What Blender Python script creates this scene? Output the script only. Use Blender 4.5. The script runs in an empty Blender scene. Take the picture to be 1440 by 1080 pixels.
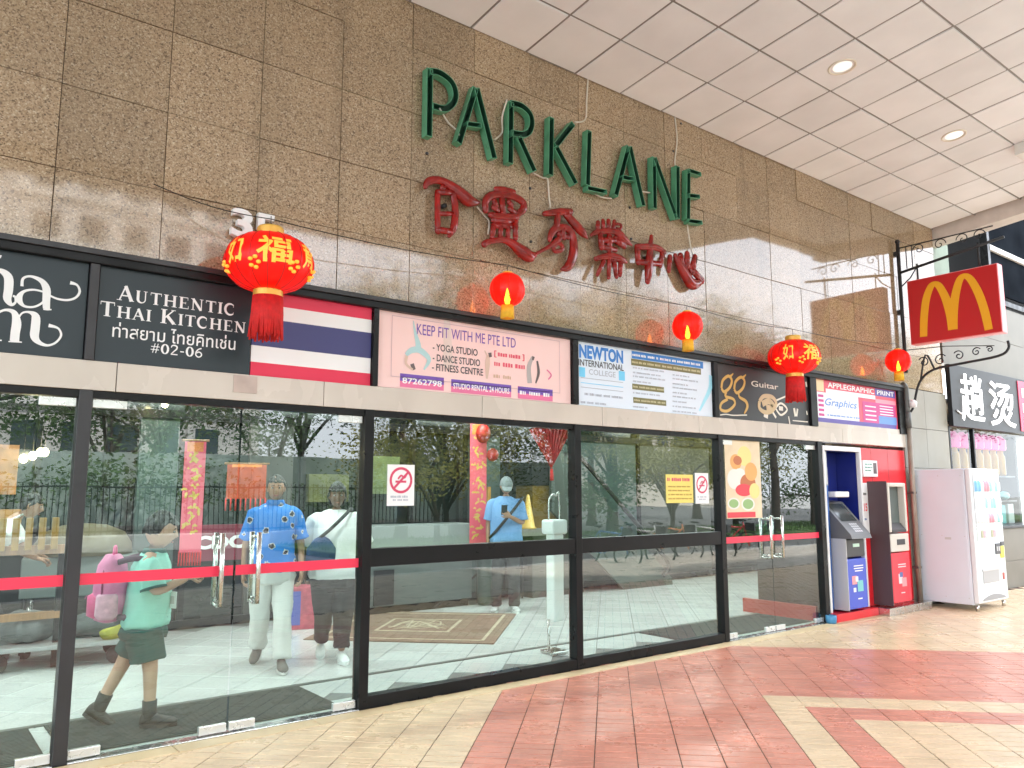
import bpy, bmesh, math, random
from mathutils import Vector, Matrix
random.seed(7)
S = bpy.context.scene
COL = S.collection
rad = math.radians

# ---------------------------------------------------------------- camera, sky, sun, exposure
CAM = Vector((0.0, -5.3, 1.5264))
YAW, PITCH, FPX = 38.094, 7.739, 1115.8
cd = bpy.data.cameras.new("camera")
cd.sensor_width = 36.0
cd.lens = 36.0 * FPX / 1440.0
cd.clip_start, cd.clip_end = 0.05, 600.0
cam = bpy.data.objects.new("camera", cd)
cam.location = CAM
cam.rotation_euler = (rad(90 + PITCH), 0, rad(-YAW))
COL.objects.link(cam)
S.camera = cam

SUN_EL, SUN_AZ = 62.0, 24.0            # azimuth clockwise from +Y (into the building)
W_ = bpy.data.worlds.new("World"); S.world = W_; W_.use_nodes = True
nt = W_.node_tree; nt.nodes.clear()
wo = nt.nodes.new("ShaderNodeOutputWorld"); bg = nt.nodes.new("ShaderNodeBackground")
sky = nt.nodes.new("ShaderNodeTexSky"); sky.sky_type = 'NISHITA'; sky.sun_disc = False
sky.sun_elevation = rad(SUN_EL); sky.sun_rotation = rad(SUN_AZ); sky.dust_density = 3.0; sky.air_density = 1.0
tc = nt.nodes.new("ShaderNodeTexCoord"); nz = nt.nodes.new("ShaderNodeTexNoise")
nz.inputs['Scale'].default_value = 2.6; nz.inputs['Detail'].default_value = 6; nz.inputs['Roughness'].default_value = .55
rp = nt.nodes.new("ShaderNodeValToRGB"); rp.color_ramp.elements[0].position = .30; rp.color_ramp.elements[0].color = (.55, .55, .55, 1)
rp.color_ramp.elements[1].position = .62; rp.color_ramp.elements[1].color = (1, 1, 1, 1)
mx = nt.nodes.new("ShaderNodeMix"); mx.data_type = 'RGBA'; mx.inputs['B'].default_value = (7.3, 7.7, 8.3, 1)
bg.inputs['Strength'].default_value = 0.115
L_ = nt.links.new
L_(tc.outputs['Generated'], nz.inputs['Vector']); L_(nz.outputs['Fac'], rp.inputs['Fac']); L_(rp.outputs['Color'], mx.inputs['Factor'])
L_(sky.outputs['Color'], mx.inputs['A']); L_(mx.outputs['Result'], bg.inputs['Color']); L_(bg.outputs['Background'], wo.inputs['Surface'])

sd = bpy.data.lights.new("sun", 'SUN'); sd.energy = 2.6; sd.angle = rad(3); sd.color = (1, .97, .93)
sun = bpy.data.objects.new("sun", sd); COL.objects.link(sun)
_a, _e = rad(SUN_AZ), rad(SUN_EL)
sdir = Vector((math.sin(_a) * math.cos(_e), math.cos(_a) * math.cos(_e), math.sin(_e)))
sun.rotation_euler = (-sdir).to_track_quat('-Z', 'Y').to_euler()
sun.location = sdir * 60

vs = S.view_settings
vs.view_transform = 'Standard'; vs.look = 'None'; vs.gamma = 1.0; vs.use_curve_mapping = False
vs.exposure = 2.78
S.render.engine = 'CYCLES'
cy = S.cycles
cy.use_denoising = True
try: cy.denoiser = 'OPENIMAGEDENOISE'
except Exception: pass
cy.max_bounces = 10; cy.diffuse_bounces = 6; cy.glossy_bounces = 5; cy.transmission_bounces = 6; cy.transparent_max_bounces = 16
cy.sample_clamp_indirect = 8.0
cy.caustics_reflective = False; cy.caustics_refractive = False
cy.blur_glossy = 0.5

# ---------------------------------------------------------------- measuring: a photo point as a point of a plane of the place
_y, _p = rad(YAW), rad(PITCH)
_fw = Vector((math.sin(_y) * math.cos(_p), math.cos(_y) * math.cos(_p), math.sin(_p)))
_rt = Vector((math.cos(_y), -math.sin(_y), 0)); _up = _rt.cross(_fw)
def _ray(px, py): return _fw + _rt * ((px - 720) / FPX) - _up * ((py - 540) / FPX)
def W(px, py, y=0.0):
    d = _ray(px, py); return CAM + d * ((y - CAM.y) / d.y)
def G(px, py, z=0.0):
    d = _ray(px, py); return CAM + d * ((z - CAM.z) / d.z)

# ---------------------------------------------------------------- materials
MATS = {}
def M(name, col, rough=.5, metal=0.0, var=0.0, vscale=6.0, bump=0.0, bscale=60.0, spec=.5, coat=0.0, emit=None, es=0.0, rvar=0.0, stretch=None, transl=0.0, orand=0.0):
    if name in MATS: return MATS[name]
    m = bpy.data.materials.new(name); m.use_nodes = True
    n = m.node_tree.nodes; l = m.node_tree.links.new
    b = n['Principled BSDF']
    b.inputs['Base Color'].default_value = (*col, 1); b.inputs['Roughness'].default_value = rough
    b.inputs['Metallic'].default_value = metal; b.inputs['Specular IOR Level'].default_value = spec
    b.inputs['Coat Weight'].default_value = coat; b.inputs['Coat Roughness'].default_value = .06
    if emit: b.inputs['Emission Color'].default_value = (*emit, 1); b.inputs['Emission Strength'].default_value = es
    if var or bump or rvar:
        g = n.new("ShaderNodeNewGeometry"); src = g.outputs['Position']
        if stretch:
            mp = n.new("ShaderNodeMapping"); mp.inputs['Scale'].default_value = stretch; l(src, mp.inputs['Vector']); src = mp.outputs['Vector']
    if var:
        t = n.new("ShaderNodeTexNoise"); t.inputs['Scale'].default_value = vscale; t.inputs['Detail'].default_value = 5; l(src, t.inputs['Vector'])
        r = n.new("ShaderNodeMapRange"); r.inputs['From Min'].default_value = .25; r.inputs['From Max'].default_value = .75
        r.inputs['To Min'].default_value = 1 - var; r.inputs['To Max'].default_value = 1 + var * .6; l(t.outputs['Fac'], r.inputs['Value'])
        k = n.new("ShaderNodeVectorMath"); k.operation = 'SCALE'; k.inputs[0].default_value = col; l(r.outputs['Result'], k.inputs['Scale']); l(k.outputs['Vector'], b.inputs['Base Color'])
    if orand and var:
        oi = n.new('ShaderNodeObjectInfo'); ro = n.new('ShaderNodeMapRange'); ro.inputs['To Min'].default_value = 1 - orand; ro.inputs['To Max'].default_value = 1 + orand * .5; l(oi.outputs['Random'], ro.inputs['Value'])
        ko = n.new('ShaderNodeMath'); ko.operation = 'MULTIPLY'; l(r.outputs['Result'], ko.inputs[0]); l(ro.outputs['Result'], ko.inputs[1]); l(ko.outputs[0], k.inputs['Scale'])
    if rvar:
        t3 = n.new("ShaderNodeTexNoise"); t3.inputs['Scale'].default_value = vscale * 1.7; t3.inputs['Detail'].default_value = 6; l(src, t3.inputs['Vector'])
        r3 = n.new("ShaderNodeMapRange"); r3.inputs['From Min'].default_value = .3; r3.inputs['From Max'].default_value = .7
        r3.inputs['To Min'].default_value = max(0, rough - rvar); r3.inputs['To Max'].default_value = rough + rvar; l(t3.outputs['Fac'], r3.inputs['Value']); l(r3.outputs['Result'], b.inputs['Roughness'])
    if bump:
        t2 = n.new("ShaderNodeTexNoise"); t2.inputs['Scale'].default_value = bscale; t2.inputs['Detail'].default_value = 4; l(src, t2.inputs['Vector'])
        bp = n.new("ShaderNodeBump"); bp.inputs['Strength'].default_value = bump; bp.inputs['Distance'].default_value = .01; l(t2.outputs['Fac'], bp.inputs['Height']); l(bp.outputs['Normal'], b.inputs['Normal'])
    if transl:
        tr = n.new("ShaderNodeBsdfTranslucent"); tr.inputs['Color'].default_value = (*col, 1)
        ms = n.new("ShaderNodeMixShader"); ms.inputs['Fac'].default_value = transl
        l(b.outputs['BSDF'], ms.inputs[1]); l(tr.outputs['BSDF'], ms.inputs[2]); l(ms.outputs['Shader'], n['Material Output'].inputs['Surface'])
    MATS[name] = m
    return m

def glass_mat(name, tint, ior=1.6):
    m = bpy.data.materials.new(name); m.use_nodes = True
    n = m.node_tree.nodes; l = m.node_tree.links.new; n.clear()
    out = n.new("ShaderNodeOutputMaterial"); t = n.new("ShaderNodeBsdfTransparent"); t.inputs['Color'].default_value = (*tint, 1)
    gl = n.new("ShaderNodeBsdfGlossy"); gl.inputs['Roughness'].default_value = .0; gl.inputs['Color'].default_value = (.97, 1, .99, 1)
    fr = n.new("ShaderNodeFresnel"); fr.inputs['IOR'].default_value = ior
    g = n.new("ShaderNodeNewGeometry")
    # a slight waviness of the float glass
    nzz = n.new("ShaderNodeTexNoise"); nzz.inputs['Scale'].default_value = 1.6; nzz.inputs['Detail'].default_value = 1; l(g.outputs['Position'], nzz.inputs['Vector'])
    bp = n.new("ShaderNodeBump"); bp.inputs['Strength'].default_value = .045; bp.inputs['Distance'].default_value = .02; l(nzz.outputs['Fac'], bp.inputs['Height']); l(bp.outputs['Normal'], gl.inputs['Normal'])
    iv = n.new("ShaderNodeMath"); iv.operation = 'SUBTRACT'; iv.inputs[0].default_value = 1; l(g.outputs['Backfacing'], iv.inputs[1])
    mu = n.new("ShaderNodeMath"); mu.operation = 'MULTIPLY'; l(fr.outputs['Fac'], mu.inputs[0]); l(iv.outputs[0], mu.inputs[1])
    mixn = n.new("ShaderNodeMixShader"); l(mu.outputs[0], mixn.inputs['Fac']); l(t.outputs['BSDF'], mixn.inputs[1]); l(gl.outputs['BSDF'], mixn.inputs[2])
    l(mixn.outputs['Shader'], out.inputs['Surface'])
    MATS[name] = m
    return m

# ---------------------------------------------------------------- mesh helpers
class MB:
    """collects shapes, becomes ONE mesh object"""
    def __init__(s): s.v = []; s.f = []; s.mi = []; s.sm = []
    def add(s, vs, fs, mi=0, smooth=False):
        o = len(s.v); s.v += [tuple(v) for v in vs]; s.f += [tuple(i + o for i in f) for f in fs]; s.mi += [mi] * len(fs); s.sm += [smooth] * len(fs)
        return s
    def box(s, x0, x1, y0, y1, z0, z1, mi=0, bev=0.0):
        if bev <= 0:
            return s.add([(x0, y0, z0), (x1, y0, z0), (x1, y1, z0), (x0, y1, z0), (x0, y0, z1), (x1, y0, z1), (x1, y1, z1), (x0, y1, z1)],
                         [(0, 3, 2, 1), (4, 5, 6, 7), (0, 1, 5, 4), (1, 2, 6, 5), (2, 3, 7, 6), (3, 0, 4, 7)], mi)
        bm = bmesh.new(); bmesh.ops.create_cube(bm, size=1)
        for v in bm.verts: v.co = Vector(((x0 + x1) / 2 + v.co.x * (x1 - x0), (y0 + y1) / 2 + v.co.y * (y1 - y0), (z0 + z1) / 2 + v.co.z * (z1 - z0)))
        bmesh.ops.bevel(bm, geom=bm.edges[:], offset=bev, segments=2, profile=.5, affect='EDGES')
        s.bm(bm, mi); return s
    def bm(s, bm, mi=0, smooth=False, mat=None):
        bm.verts.index_update()
        s.add([(mat @ v.co if mat else v.co) for v in bm.verts], [[v.index for v in f.verts] for f in bm.faces], mi, smooth); bm.free(); return s
    def mesh(s, me, mat=None, mi=0, smooth=False):
        s.add([(mat @ v.co if mat else v.co) for v in me.vertices], [list(p.vertices) for p in me.polygons], mi, smooth); return s
    def tube(s, pts, r, n=8, mi=0, flat=None, smooth=True, cap=True):
        """swept round bar, r a number or one per point; flat = (axis, factor) squashes along an axis about each ring"""
        P = [Vector(p) for p in pts]; R = r if isinstance(r, (list, tuple)) else [r] * len(P)
        T = [(P[min(i + 1, len(P) - 1)] - P[max(i - 1, 0)]).normalized() for i in range(len(P))]
        a = Vector((0, 0, 1)) if abs(T[0].z) < .9 else Vector((1, 0, 0))
        u = T[0].cross(a).normalized(); vs = []
        for p, t, q in zip(P, T, R):
            u = (u - t * u.dot(t)); u = u.normalized() if u.length > 1e-6 else t.orthogonal().normalized(); w = t.cross(u)
            for k in range(n):
                an = 2 * math.pi * k / n; d = (u * math.cos(an) + w * math.sin(an)) * q
                if flat: d[flat[0]] *= flat[1]
                vs.append(p + d)
        fs = [(i * n + k, i * n + (k + 1) % n, (i + 1) * n + (k + 1) % n, (i + 1) * n + k) for i in range(len(P) - 1) for k in range(n)]
        if cap: fs += [tuple(range(n - 1, -1, -1)), tuple((len(P) - 1) * n + k for k in range(n))]
        return s.add(vs, fs, mi, smooth)
    def lathe(s, prof, c=(0, 0, 0), n=24, mi=0, smooth=True, lobes=0, amp=0.0, cap=True):
        c = Vector(c); vs = []
        for (r, z) in prof:
            for k in range(n):
                an = 2 * math.pi * k / n; q = r * (1 - amp * abs(math.sin(an * lobes / 2)) if lobes else 1)
                vs.append(c + Vector((q * math.cos(an), q * math.sin(an), z)))
        fs = [(i * n + k, i * n + (k + 1) % n, (i + 1) * n + (k + 1) % n, (i + 1) * n + k) for i in range(len(prof) - 1) for k in range(n)]
        if cap: fs += [tuple(range(n - 1, -1, -1)), tuple((len(prof) - 1) * n + k for k in range(n))]
        return s.add(vs, fs, mi, smooth)
    def loft(s, rings, n=16, mi=0, smooth=True, cap=True):
        """rings: (centre, rx, ry, heading) horizontal-ish ellipses; or (centre, u-vector, v-vector)"""
        vs = []
        for rg in rings:
            c, u, w = Vector(rg[0]), Vector(rg[1]), Vector(rg[2])
            for k in range(n):
                an = 2 * math.pi * k / n; vs.append(c + u * math.cos(an) + w * math.sin(an))
        fs = [(i * n + k, i * n + (k + 1) % n, (i + 1) * n + (k + 1) % n, (i + 1) * n + k) for i in range(len(rings) - 1) for k in range(n)]
        if cap: fs += [tuple(range(n - 1, -1, -1)), tuple((len(rings) - 1) * n + k for k in range(n))]
        return s.add(vs, fs, mi, smooth)
    def ell(s, c, rx, ry, rz, n=16, m=10, mi=0, mat=None):
        bm = bmesh.new(); bmesh.ops.create_uvsphere(bm, u_segments=n, v_segments=m, radius=1)
        for v in bm.verts: v.co = Vector((v.co.x * rx, v.co.y * ry, v.co.z * rz))
        return s.bm(bm, mi, True, Matrix.Translation(Vector(c)) @ (mat or Matrix()))
    def prism(s, poly, f, d, mi=0):
        """poly of 2-D points, f(x, y, depth) -> 3-D, extruded by d"""
        n = len(poly); vs = [f(x, y, 0) for x, y in poly] + [f(x, y, d) for x, y in poly]
        return s.add(vs, [tuple(range(n)), tuple(range(2 * n - 1, n - 1, -1))] + [(i, i + n, (i + 1) % n + n, (i + 1) % n) for i in range(n)], mi)
    def data(s, name, mats):
        me = bpy.data.meshes.new(name); me.from_pydata(s.v, [], s.f)
        for m in (mats if isinstance(mats, (list, tuple)) else [mats]): me.materials.append(m)
        me.polygons.foreach_set('material_index', s.mi); me.polygons.foreach_set('use_smooth', s.sm)
        bm = bmesh.new(); bm.from_mesh(me); bmesh.ops.recalc_face_normals(bm, faces=bm.faces[:]); bm.to_mesh(me); bm.free()
        me.update(); return me
    def build(s, name, mats, parent=None, loc=None, rotz=None):
        return link(name, s.data(name, mats), parent, loc, rotz)

def fold(o, amp=.008, sc=7.0, cuts=2, stretch=(1, 1, .55)):
    """cloth folds: finer mesh, pushed in and out along its normals"""
    from mathutils import noise
    bm = bmesh.new(); bm.from_mesh(o.data); bmesh.ops.subdivide_edges(bm, edges=bm.edges[:], cuts=cuts, use_grid_fill=True, smooth=.6); bm.normal_update(); off = Vector((hash(o.name) % 97, .3, 1.7))
    for v in bm.verts:
        p = Vector((v.co.x * stretch[0], v.co.y * stretch[1], v.co.z * stretch[2])) * sc + off
        r = 1 - abs(noise.noise(p)) * 2; q = noise.noise(p * 2.3)
        v.co += v.normal * amp * (r ** 3 - .35 + .45 * q)
    bm.to_mesh(o.data); bm.free(); o.data.update(); return o

def link(name, me, parent=None, loc=None, rotz=None):
    o = bpy.data.objects.new(name, me); COL.objects.link(o)
    if parent: o.parent = parent
    if loc is not None: o.location = loc
    if rotz is not None: o.rotation_euler = (0, 0, rotz)
    return o
def tag(o, label, cat, group=None):
    o['label'] = label; o['category'] = cat
    if group: o['group'] = group
    return o
def thing(name, label, cat, loc=(0, 0, 0), rotz=0.0, group=None):
    o = bpy.data.objects.new(name, None); COL.objects.link(o); o.location = loc; o.rotation_euler = (0, 0, rotz); o.empty_display_size = .1
    return tag(o, label, cat, group)
def structure(o): o['kind'] = 'structure'; return o
def stuff(o): o['kind'] = 'stuff'; return o
def copy_tree(o, parent=None):
    c = o.copy(); COL.objects.link(c)
    if parent: c.parent = parent
    for ch in [q for q in bpy.data.objects if q.parent is o]: copy_tree(ch, c)
    return c

# lettering: the built-in font, turned into mesh
def text_mesh(s, extrude=0.0, bold=0.0, bevel=0.0, shear=0.0, spacing=1.0):
    cu = bpy.data.curves.new("lettering", 'FONT'); cu.body = s; cu.size = 1; cu.extrude = extrude; cu.offset = bold; cu.bevel_depth = bevel; cu.shear = shear
    cu.space_character = spacing; cu.resolution_u = 3; cu.align_x = 'LEFT'
    o = bpy.data.objects.new("lettering", cu); COL.objects.link(o)
    bpy.context.view_layer.update()
    me = bpy.data.meshes.new_from_object(o.evaluated_get(bpy.context.evaluated_depsgraph_get()))
    bpy.data.objects.remove(o); bpy.data.curves.remove(cu)
    return me
def fit_mb(me, x0, x1, z0, z1, keep=False, mb=None):
    """verts of a lettering mesh mapped to (x, z) boxes; returns MB with depth towards -Y"""
    mb = mb or MB(); vs = [v.co for v in me.vertices]
    if not vs: return mb
    a0, a1 = min(v.x for v in vs), max(v.x for v in vs); b0, b1 = min(v.y for v in vs), max(v.y for v in vs)
    sx = (x1 - x0) / max(a1 - a0, 1e-6); sz = (z1 - z0) / max(b1 - b0, 1e-6)
    if keep: sx = sz = min(sx, sz)
    mb.add([(x0 + (v.x - a0) * sx, -v.z * min(sx, sz), z0 + (v.y - b0) * sz) for v in vs], [list(p.vertices) for p in me.polygons]); bpy.data.meshes.remove(me)
    return mb
def wall_text(s, x0, x1, z0, z1, y, mat, parent=None, name="lettering", extrude=0.0, bold=0.0, keep=False, **k):
    mb = fit_mb(text_mesh(s, extrude, bold, **k), x0, x1, z0, z1, keep)
    mb.v = [(a, b + y, c) for a, b, c in mb.v]
    return mb.build(name, mat, parent)
def px_text(s, tl, br, y, mat, parent=None, bold=0.0, name="lettering", **k):
    """lettering on the plane at depth y between two measured corners (top left, bottom right)"""
    a, b = W(*tl, y), W(*br, y)
    return wall_text(s, a.x, b.x, b.z, a.z, y, mat, parent, name, bold=bold, **k)
def ribbon(mb, pts, w, y, mi=0, d=0.0):
    """a flat stroke in an x-z plane with one width per point"""
    P = [Vector((p[0], p[1])) for p in pts]; Wd = w if isinstance(w, (list, tuple)) else [w] * len(P); L = []; R_ = []
    for i, p in enumerate(P):
        t = P[min(i + 1, len(P) - 1)] - P[max(i - 1, 0)]; t.normalize(); nn = Vector((-t.y, t.x)) * Wd[i] / 2
        L.append(p + nn); R_.append(p - nn)
    y -= 2.5e-5 * (len(mb.f) % 37)      # strokes that cross never share a plane
    n = len(P); vs = [(q.x, y, q.y) for q in L] + [(q.x, y, q.y) for q in R_]
    mb.add(vs, [(i, i + 1, n + i + 1, n + i) for i in range(n - 1)], mi); return mb
def smooth_pts(pts, k=4):
    """Catmull-Rom through the points (any tuple length)"""
    n = len(pts); out = []
    for i in range(n - 1):
        p0, p1, p2, p3 = pts[max(i - 1, 0)], pts[i], pts[i + 1], pts[min(i + 2, n - 1)]
        for j in range(k):
            t = j / k
            out.append(tuple(.5 * ((2 * b) + (-a + c) * t + (2 * a - 5 * b + 4 * c - d) * t * t + (-a + 3 * b - 3 * c + d) * t ** 3) for a, b, c, d in zip(p0, p1, p2, p3)))
    out.append(tuple(pts[-1])); return out
# ---------------------------------------------------------------- materials of the place
def granite_mat():
    m = bpy.data.materials.new("polished_granite"); m.use_nodes = True
    n = m.node_tree.nodes; l = m.node_tree.links.new; b = n['Principled BSDF']
    g = n.new("ShaderNodeNewGeometry")
    v = n.new("ShaderNodeTexVoronoi"); v.inputs['Scale'].default_value = 112; l(g.outputs['Position'], v.inputs['Vector'])
    sp = n.new("ShaderNodeSeparateColor"); l(v.outputs['Color'], sp.inputs['Color'])
    cr = n.new("ShaderNodeValToRGB"); e = cr.color_ramp.elements
    e[0].position = 0; e[0].color = (.14, .094, .058, 1); e[1].position = 1; e[1].color = (.52, .42, .30, 1)
    for p, c in ((.14, (.245, .167, .102)), (.24, (.325, .226, .139)), (.62, (.365, .258, .160)), (.88, (.43, .318, .208))):
        q = e.new(p); q.color = (*c, 1)
    l(sp.outputs['Red'], cr.inputs['Fac'])
    nz2 = n.new("ShaderNodeTexNoise"); nz2.inputs['Scale'].default_value = 150; nz2.inputs['Detail'].default_value = 3; l(g.outputs['Position'], nz2.inputs['Vector'])
    nz3 = n.new("ShaderNodeTexNoise"); nz3.inputs['Scale'].default_value = 1.1; nz3.inputs['Detail'].default_value = 5; l(g.outputs['Position'], nz3.inputs['Vector'])
    # run-off stains: streaks stretched down the wall
    mp = n.new("ShaderNodeMapping"); mp.inputs['Scale'].default_value = (3.4, 3.4, .28); l(g.outputs['Position'], mp.inputs['Vector'])
    nz4 = n.new("ShaderNodeTexNoise"); nz4.inputs['Scale'].default_value = 1.0; nz4.inputs['Detail'].default_value = 6; l(mp.outputs['Vector'], nz4.inputs['Vector'])
    oi = n.new("ShaderNodeObjectInfo")
    def mr(src, a, bb, c, d):
        r = n.new("ShaderNodeMapRange"); r.inputs['From Min'].default_value = a; r.inputs['From Max'].default_value = bb; r.inputs['To Min'].default_value = c; r.inputs['To Max'].default_value = d; l(src, r.inputs['Value']); return r.outputs['Result']
    def mul(a, c):
        k = n.new("ShaderNodeMath"); k.operation = 'MULTIPLY'; l(a, k.inputs[0]); l(c, k.inputs[1]); return k.outputs[0]
    f = mul(mul(mr(nz2.outputs['Fac'], .3, .7, .78, 1.18), mr(nz3.outputs['Fac'], .3, .7, .9, 1.08)), mul(mr(oi.outputs['Random'], 0, 1, .88, 1.08), mr(nz4.outputs['Fac'], .56, .78, 1.0, .64)))
    k = n.new("ShaderNodeVectorMath"); k.operation = 'SCALE'; l(cr.outputs['Color'], k.inputs[0]); l(f, k.inputs['Scale']); l(k.outputs['Vector'], b.inputs['Base Color'])
    l(mr(nz3.outputs['Fac'], .3, .7, .035, .07), b.inputs['Roughness'])
    b.inputs['IOR'].default_value = 1.72
    # panels never lie perfectly plane: each reflects a little differently
    nz5 = n.new("ShaderNodeTexNoise"); nz5.inputs['Scale'].default_value = 1.3; nz5.inputs['Detail'].default_value = 1; l(g.outputs['Position'], nz5.inputs['Vector'])
    bp = n.new("ShaderNodeBump"); bp.inputs['Strength'].default_value = .05; bp.inputs['Distance'].default_value = .02; l(nz5.outputs['Fac'], bp.inputs['Height']); l(bp.outputs['Normal'], b.inputs['Normal'])
    MATS["granite"] = m; return m
GRANITE = granite_mat()
def tile_mat(name, col, pitch, rough=.32, var=.16, uvrot=True, bump=.08, rv=.12, dirt=.25):
    """ceramic tile: each cell of the laid grid has its own tone, plus grime"""
    m = bpy.data.materials.new(name); m.use_nodes = True
    n = m.node_tree.nodes; l = m.node_tree.links.new; b = n['Principled BSDF']
    g = n.new("ShaderNodeNewGeometry"); mp = n.new("ShaderNodeMapping")
    mp.vector_type = 'POINT'; mp.inputs['Rotation'].default_value = (0, 0, rad(-45) if uvrot else 0); l(g.outputs['Position'], mp.inputs['Vector'])
    dv = n.new("ShaderNodeVectorMath"); dv.operation = 'DIVIDE'; dv.inputs[1].default_value = (pitch[0], pitch[1], 1); l(mp.outputs['Vector'], dv.inputs[0])
    fl = n.new("ShaderNodeVectorMath"); fl.operation = 'FLOOR'; l(dv.outputs['Vector'], fl.inputs[0])
    wn = n.new("ShaderNodeTexWhiteNoise"); l(fl.outputs['Vector'], wn.inputs['Vector'])
    nz = n.new("ShaderNodeTexNoise"); nz.inputs['Scale'].default_value = 2.2; nz.inputs['Detail'].default_value = 8; nz.inputs['Roughness'].default_value = .62; l(g.outputs['Position'], nz.inputs['Vector'])
    n2 = n.new("ShaderNodeTexNoise"); n2.inputs['Scale'].default_value = 45; n2.inputs['Detail'].default_value = 4; l(g.outputs['Position'], n2.inputs['Vector'])
    def mr(src, a, bb, c, d):
        r = n.new("ShaderNodeMapRange"); r.inputs['From Min'].default_value = a; r.inputs['From Max'].default_value = bb; r.inputs['To Min'].default_value = c; r.inputs['To Max'].default_value = d; l(src, r.inputs['Value']); return r.outputs['Result']
    def mul(a, c):
        k = n.new("ShaderNodeMath"); k.operation = 'MULTIPLY'; l(a, k.inputs[0]); l(c, k.inputs[1]); return k.outputs[0]
    vo = n.new('ShaderNodeTexVoronoi'); vo.inputs['Scale'].default_value = 2.7; l(g.outputs['Position'], vo.inputs['Vector'])
    f = mul(mr(vo.outputs['Distance'], .02, .045, .62 if uvrot else .85, 1.0), mul(mul(mr(wn.outputs['Value'], 0, 1, 1 - var, 1 + var), mr(nz.outputs['Fac'], .32, .68, 1 - dirt, 1.06)), mr(n2.outputs['Fac'], .3, .7, .93, 1.06)))
    k = n.new("ShaderNodeVectorMath"); k.operation = 'SCALE'; k.inputs[0].default_value = col; l(f, k.inputs['Scale']); l(k.outputs['Vector'], b.inputs['Base Color'])
    l(mr(nz.outputs['Fac'], .3, .7, rough + rv, rough - rv), b.inputs['Roughness'])
    bp = n.new("ShaderNodeBump"); bp.inputs['Strength'].default_value = bump; bp.inputs['Distance'].default_value = .004; l(n2.outputs['Fac'], bp.inputs['Height']); l(bp.outputs['Normal'], b.inputs['Normal'])
    MATS[name] = m; return m
A_, B_ = .098, .2465                     # tile depth along u, tile width along v
RED = tile_mat("terracotta_tile", (.60, .235, .165), (A_, B_), .30, .10, rv=.07, dirt=.17)
BEIGE = tile_mat("cream_tile", (.70, .52, .335), (A_, B_), .30, .07, rv=.07, dirt=.17)
GROUT = M("grout", (.095, .052, .038), .9, var=.2)
LOBBYT = tile_mat("lobby_tile", (.62, .645, .635), (.4, .4), .17, .05, rv=.03, dirt=.10)
DGROUT = M("lobby_grout", (.15, .165, .165), .8)
CEILT = M("mineral_fibre_tile", (.83, .845, .875), .85, var=.08, vscale=1.6, bump=.25, bscale=90, orand=.06)
TBAR = M("ceiling_bar", (.26, .24, .23), .5, var=.25, vscale=2.5)
BLACK = M("black_aluminium", (.010, .010, .011), .34, .0, var=.3, vscale=3, rvar=.1, spec=.22)
DARKMET = M("charcoal_aluminium", (.035, .033, .036), .38, .2, var=.2, vscale=3, rvar=.1)
STEEL = M("brushed_steel", (.62, .61, .59), .24, 1.0, rvar=.08, vscale=12)
MARBLE = M("pale_marble", (.60, .54, .475), .25, var=.13, vscale=1.7, rvar=.1, stretch=(1, 1, .5))
PIERST = M("pier_stone", (.27, .25, .205), .4, var=.14, vscale=2.0, rvar=.1, spec=.25)
GLASS = glass_mat("window_glass", (.90, .965, .945), 1.95)
WHITE = M("white_plastic", (.74, .74, .75), .35)
OFFWH = M("off_white_paint", (.72, .71, .68), .6, var=.08)
CONC = M("concrete", (.36, .355, .34), .8, var=.18, vscale=1.2, bump=.2)
RUBBER = M("black_rubber", (.02, .02, .02), .7)

# ---------------------------------------------------------------- ground outside
def UV(u, v): a = math.sqrt(.5); return ((u + v) * a, (u - v) * a)
def tile_is_red(u, v):
    if v < 2.9 or u > 4.67: return False
    if u > 2.672 or v < 4.872: return True
    if u > 2.378 or v < 5.118: return False
    if u > 2.108 or v < 5.365: return True
    return False
pave = MB().add([(-14, -7.9, -.0042), (22, -7.9, -.0042), (22, 0.02, -.0042), (-14, 0.02, -.0042)], [(0, 1, 2, 3)]).build("pavement", GROUT); structure(pave)
tdata = {}
for nm, mt in (("red", RED), ("cream", BEIGE)):
    mb = MB(); h = .0048; mb.box(-B_ / 2 + .0032, B_ / 2 - .0032, -A_ / 2 + h, A_ / 2 - h, -.012, 0, bev=.002)
    tdata[nm] = mb.data("paving_tile", mt)
cells = []
i0, j0 = round(4.67 / A_), 0
for i in range(-34, 140):
    for j in range(-14, 70):
        u = 4.67 - A_ / 2 - (i - 30) * A_; v = 2.9 + B_ / 2 + (j - 10) * B_
        x, y = UV(u, v)
        if not (-1.5 < x < 17.5 and -4.3 < y < -.07): continue
        cells.append((x, y, tile_is_red(u, v)))
def vis(x, y):
    d = Vector((x, y, 0)) - CAM; z = d.dot(_fw)
    if z < .5: return 0
    px = 720 + FPX * d.dot(_rt) / z; py = 540 - FPX * d.dot(_up) / z
    return 1 / z if -30 < px < 1470 and py < 1095 else 0
cells.sort(key=lambda c: -vis(c[0], c[1]))
rest = MB(); nind = 0
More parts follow.
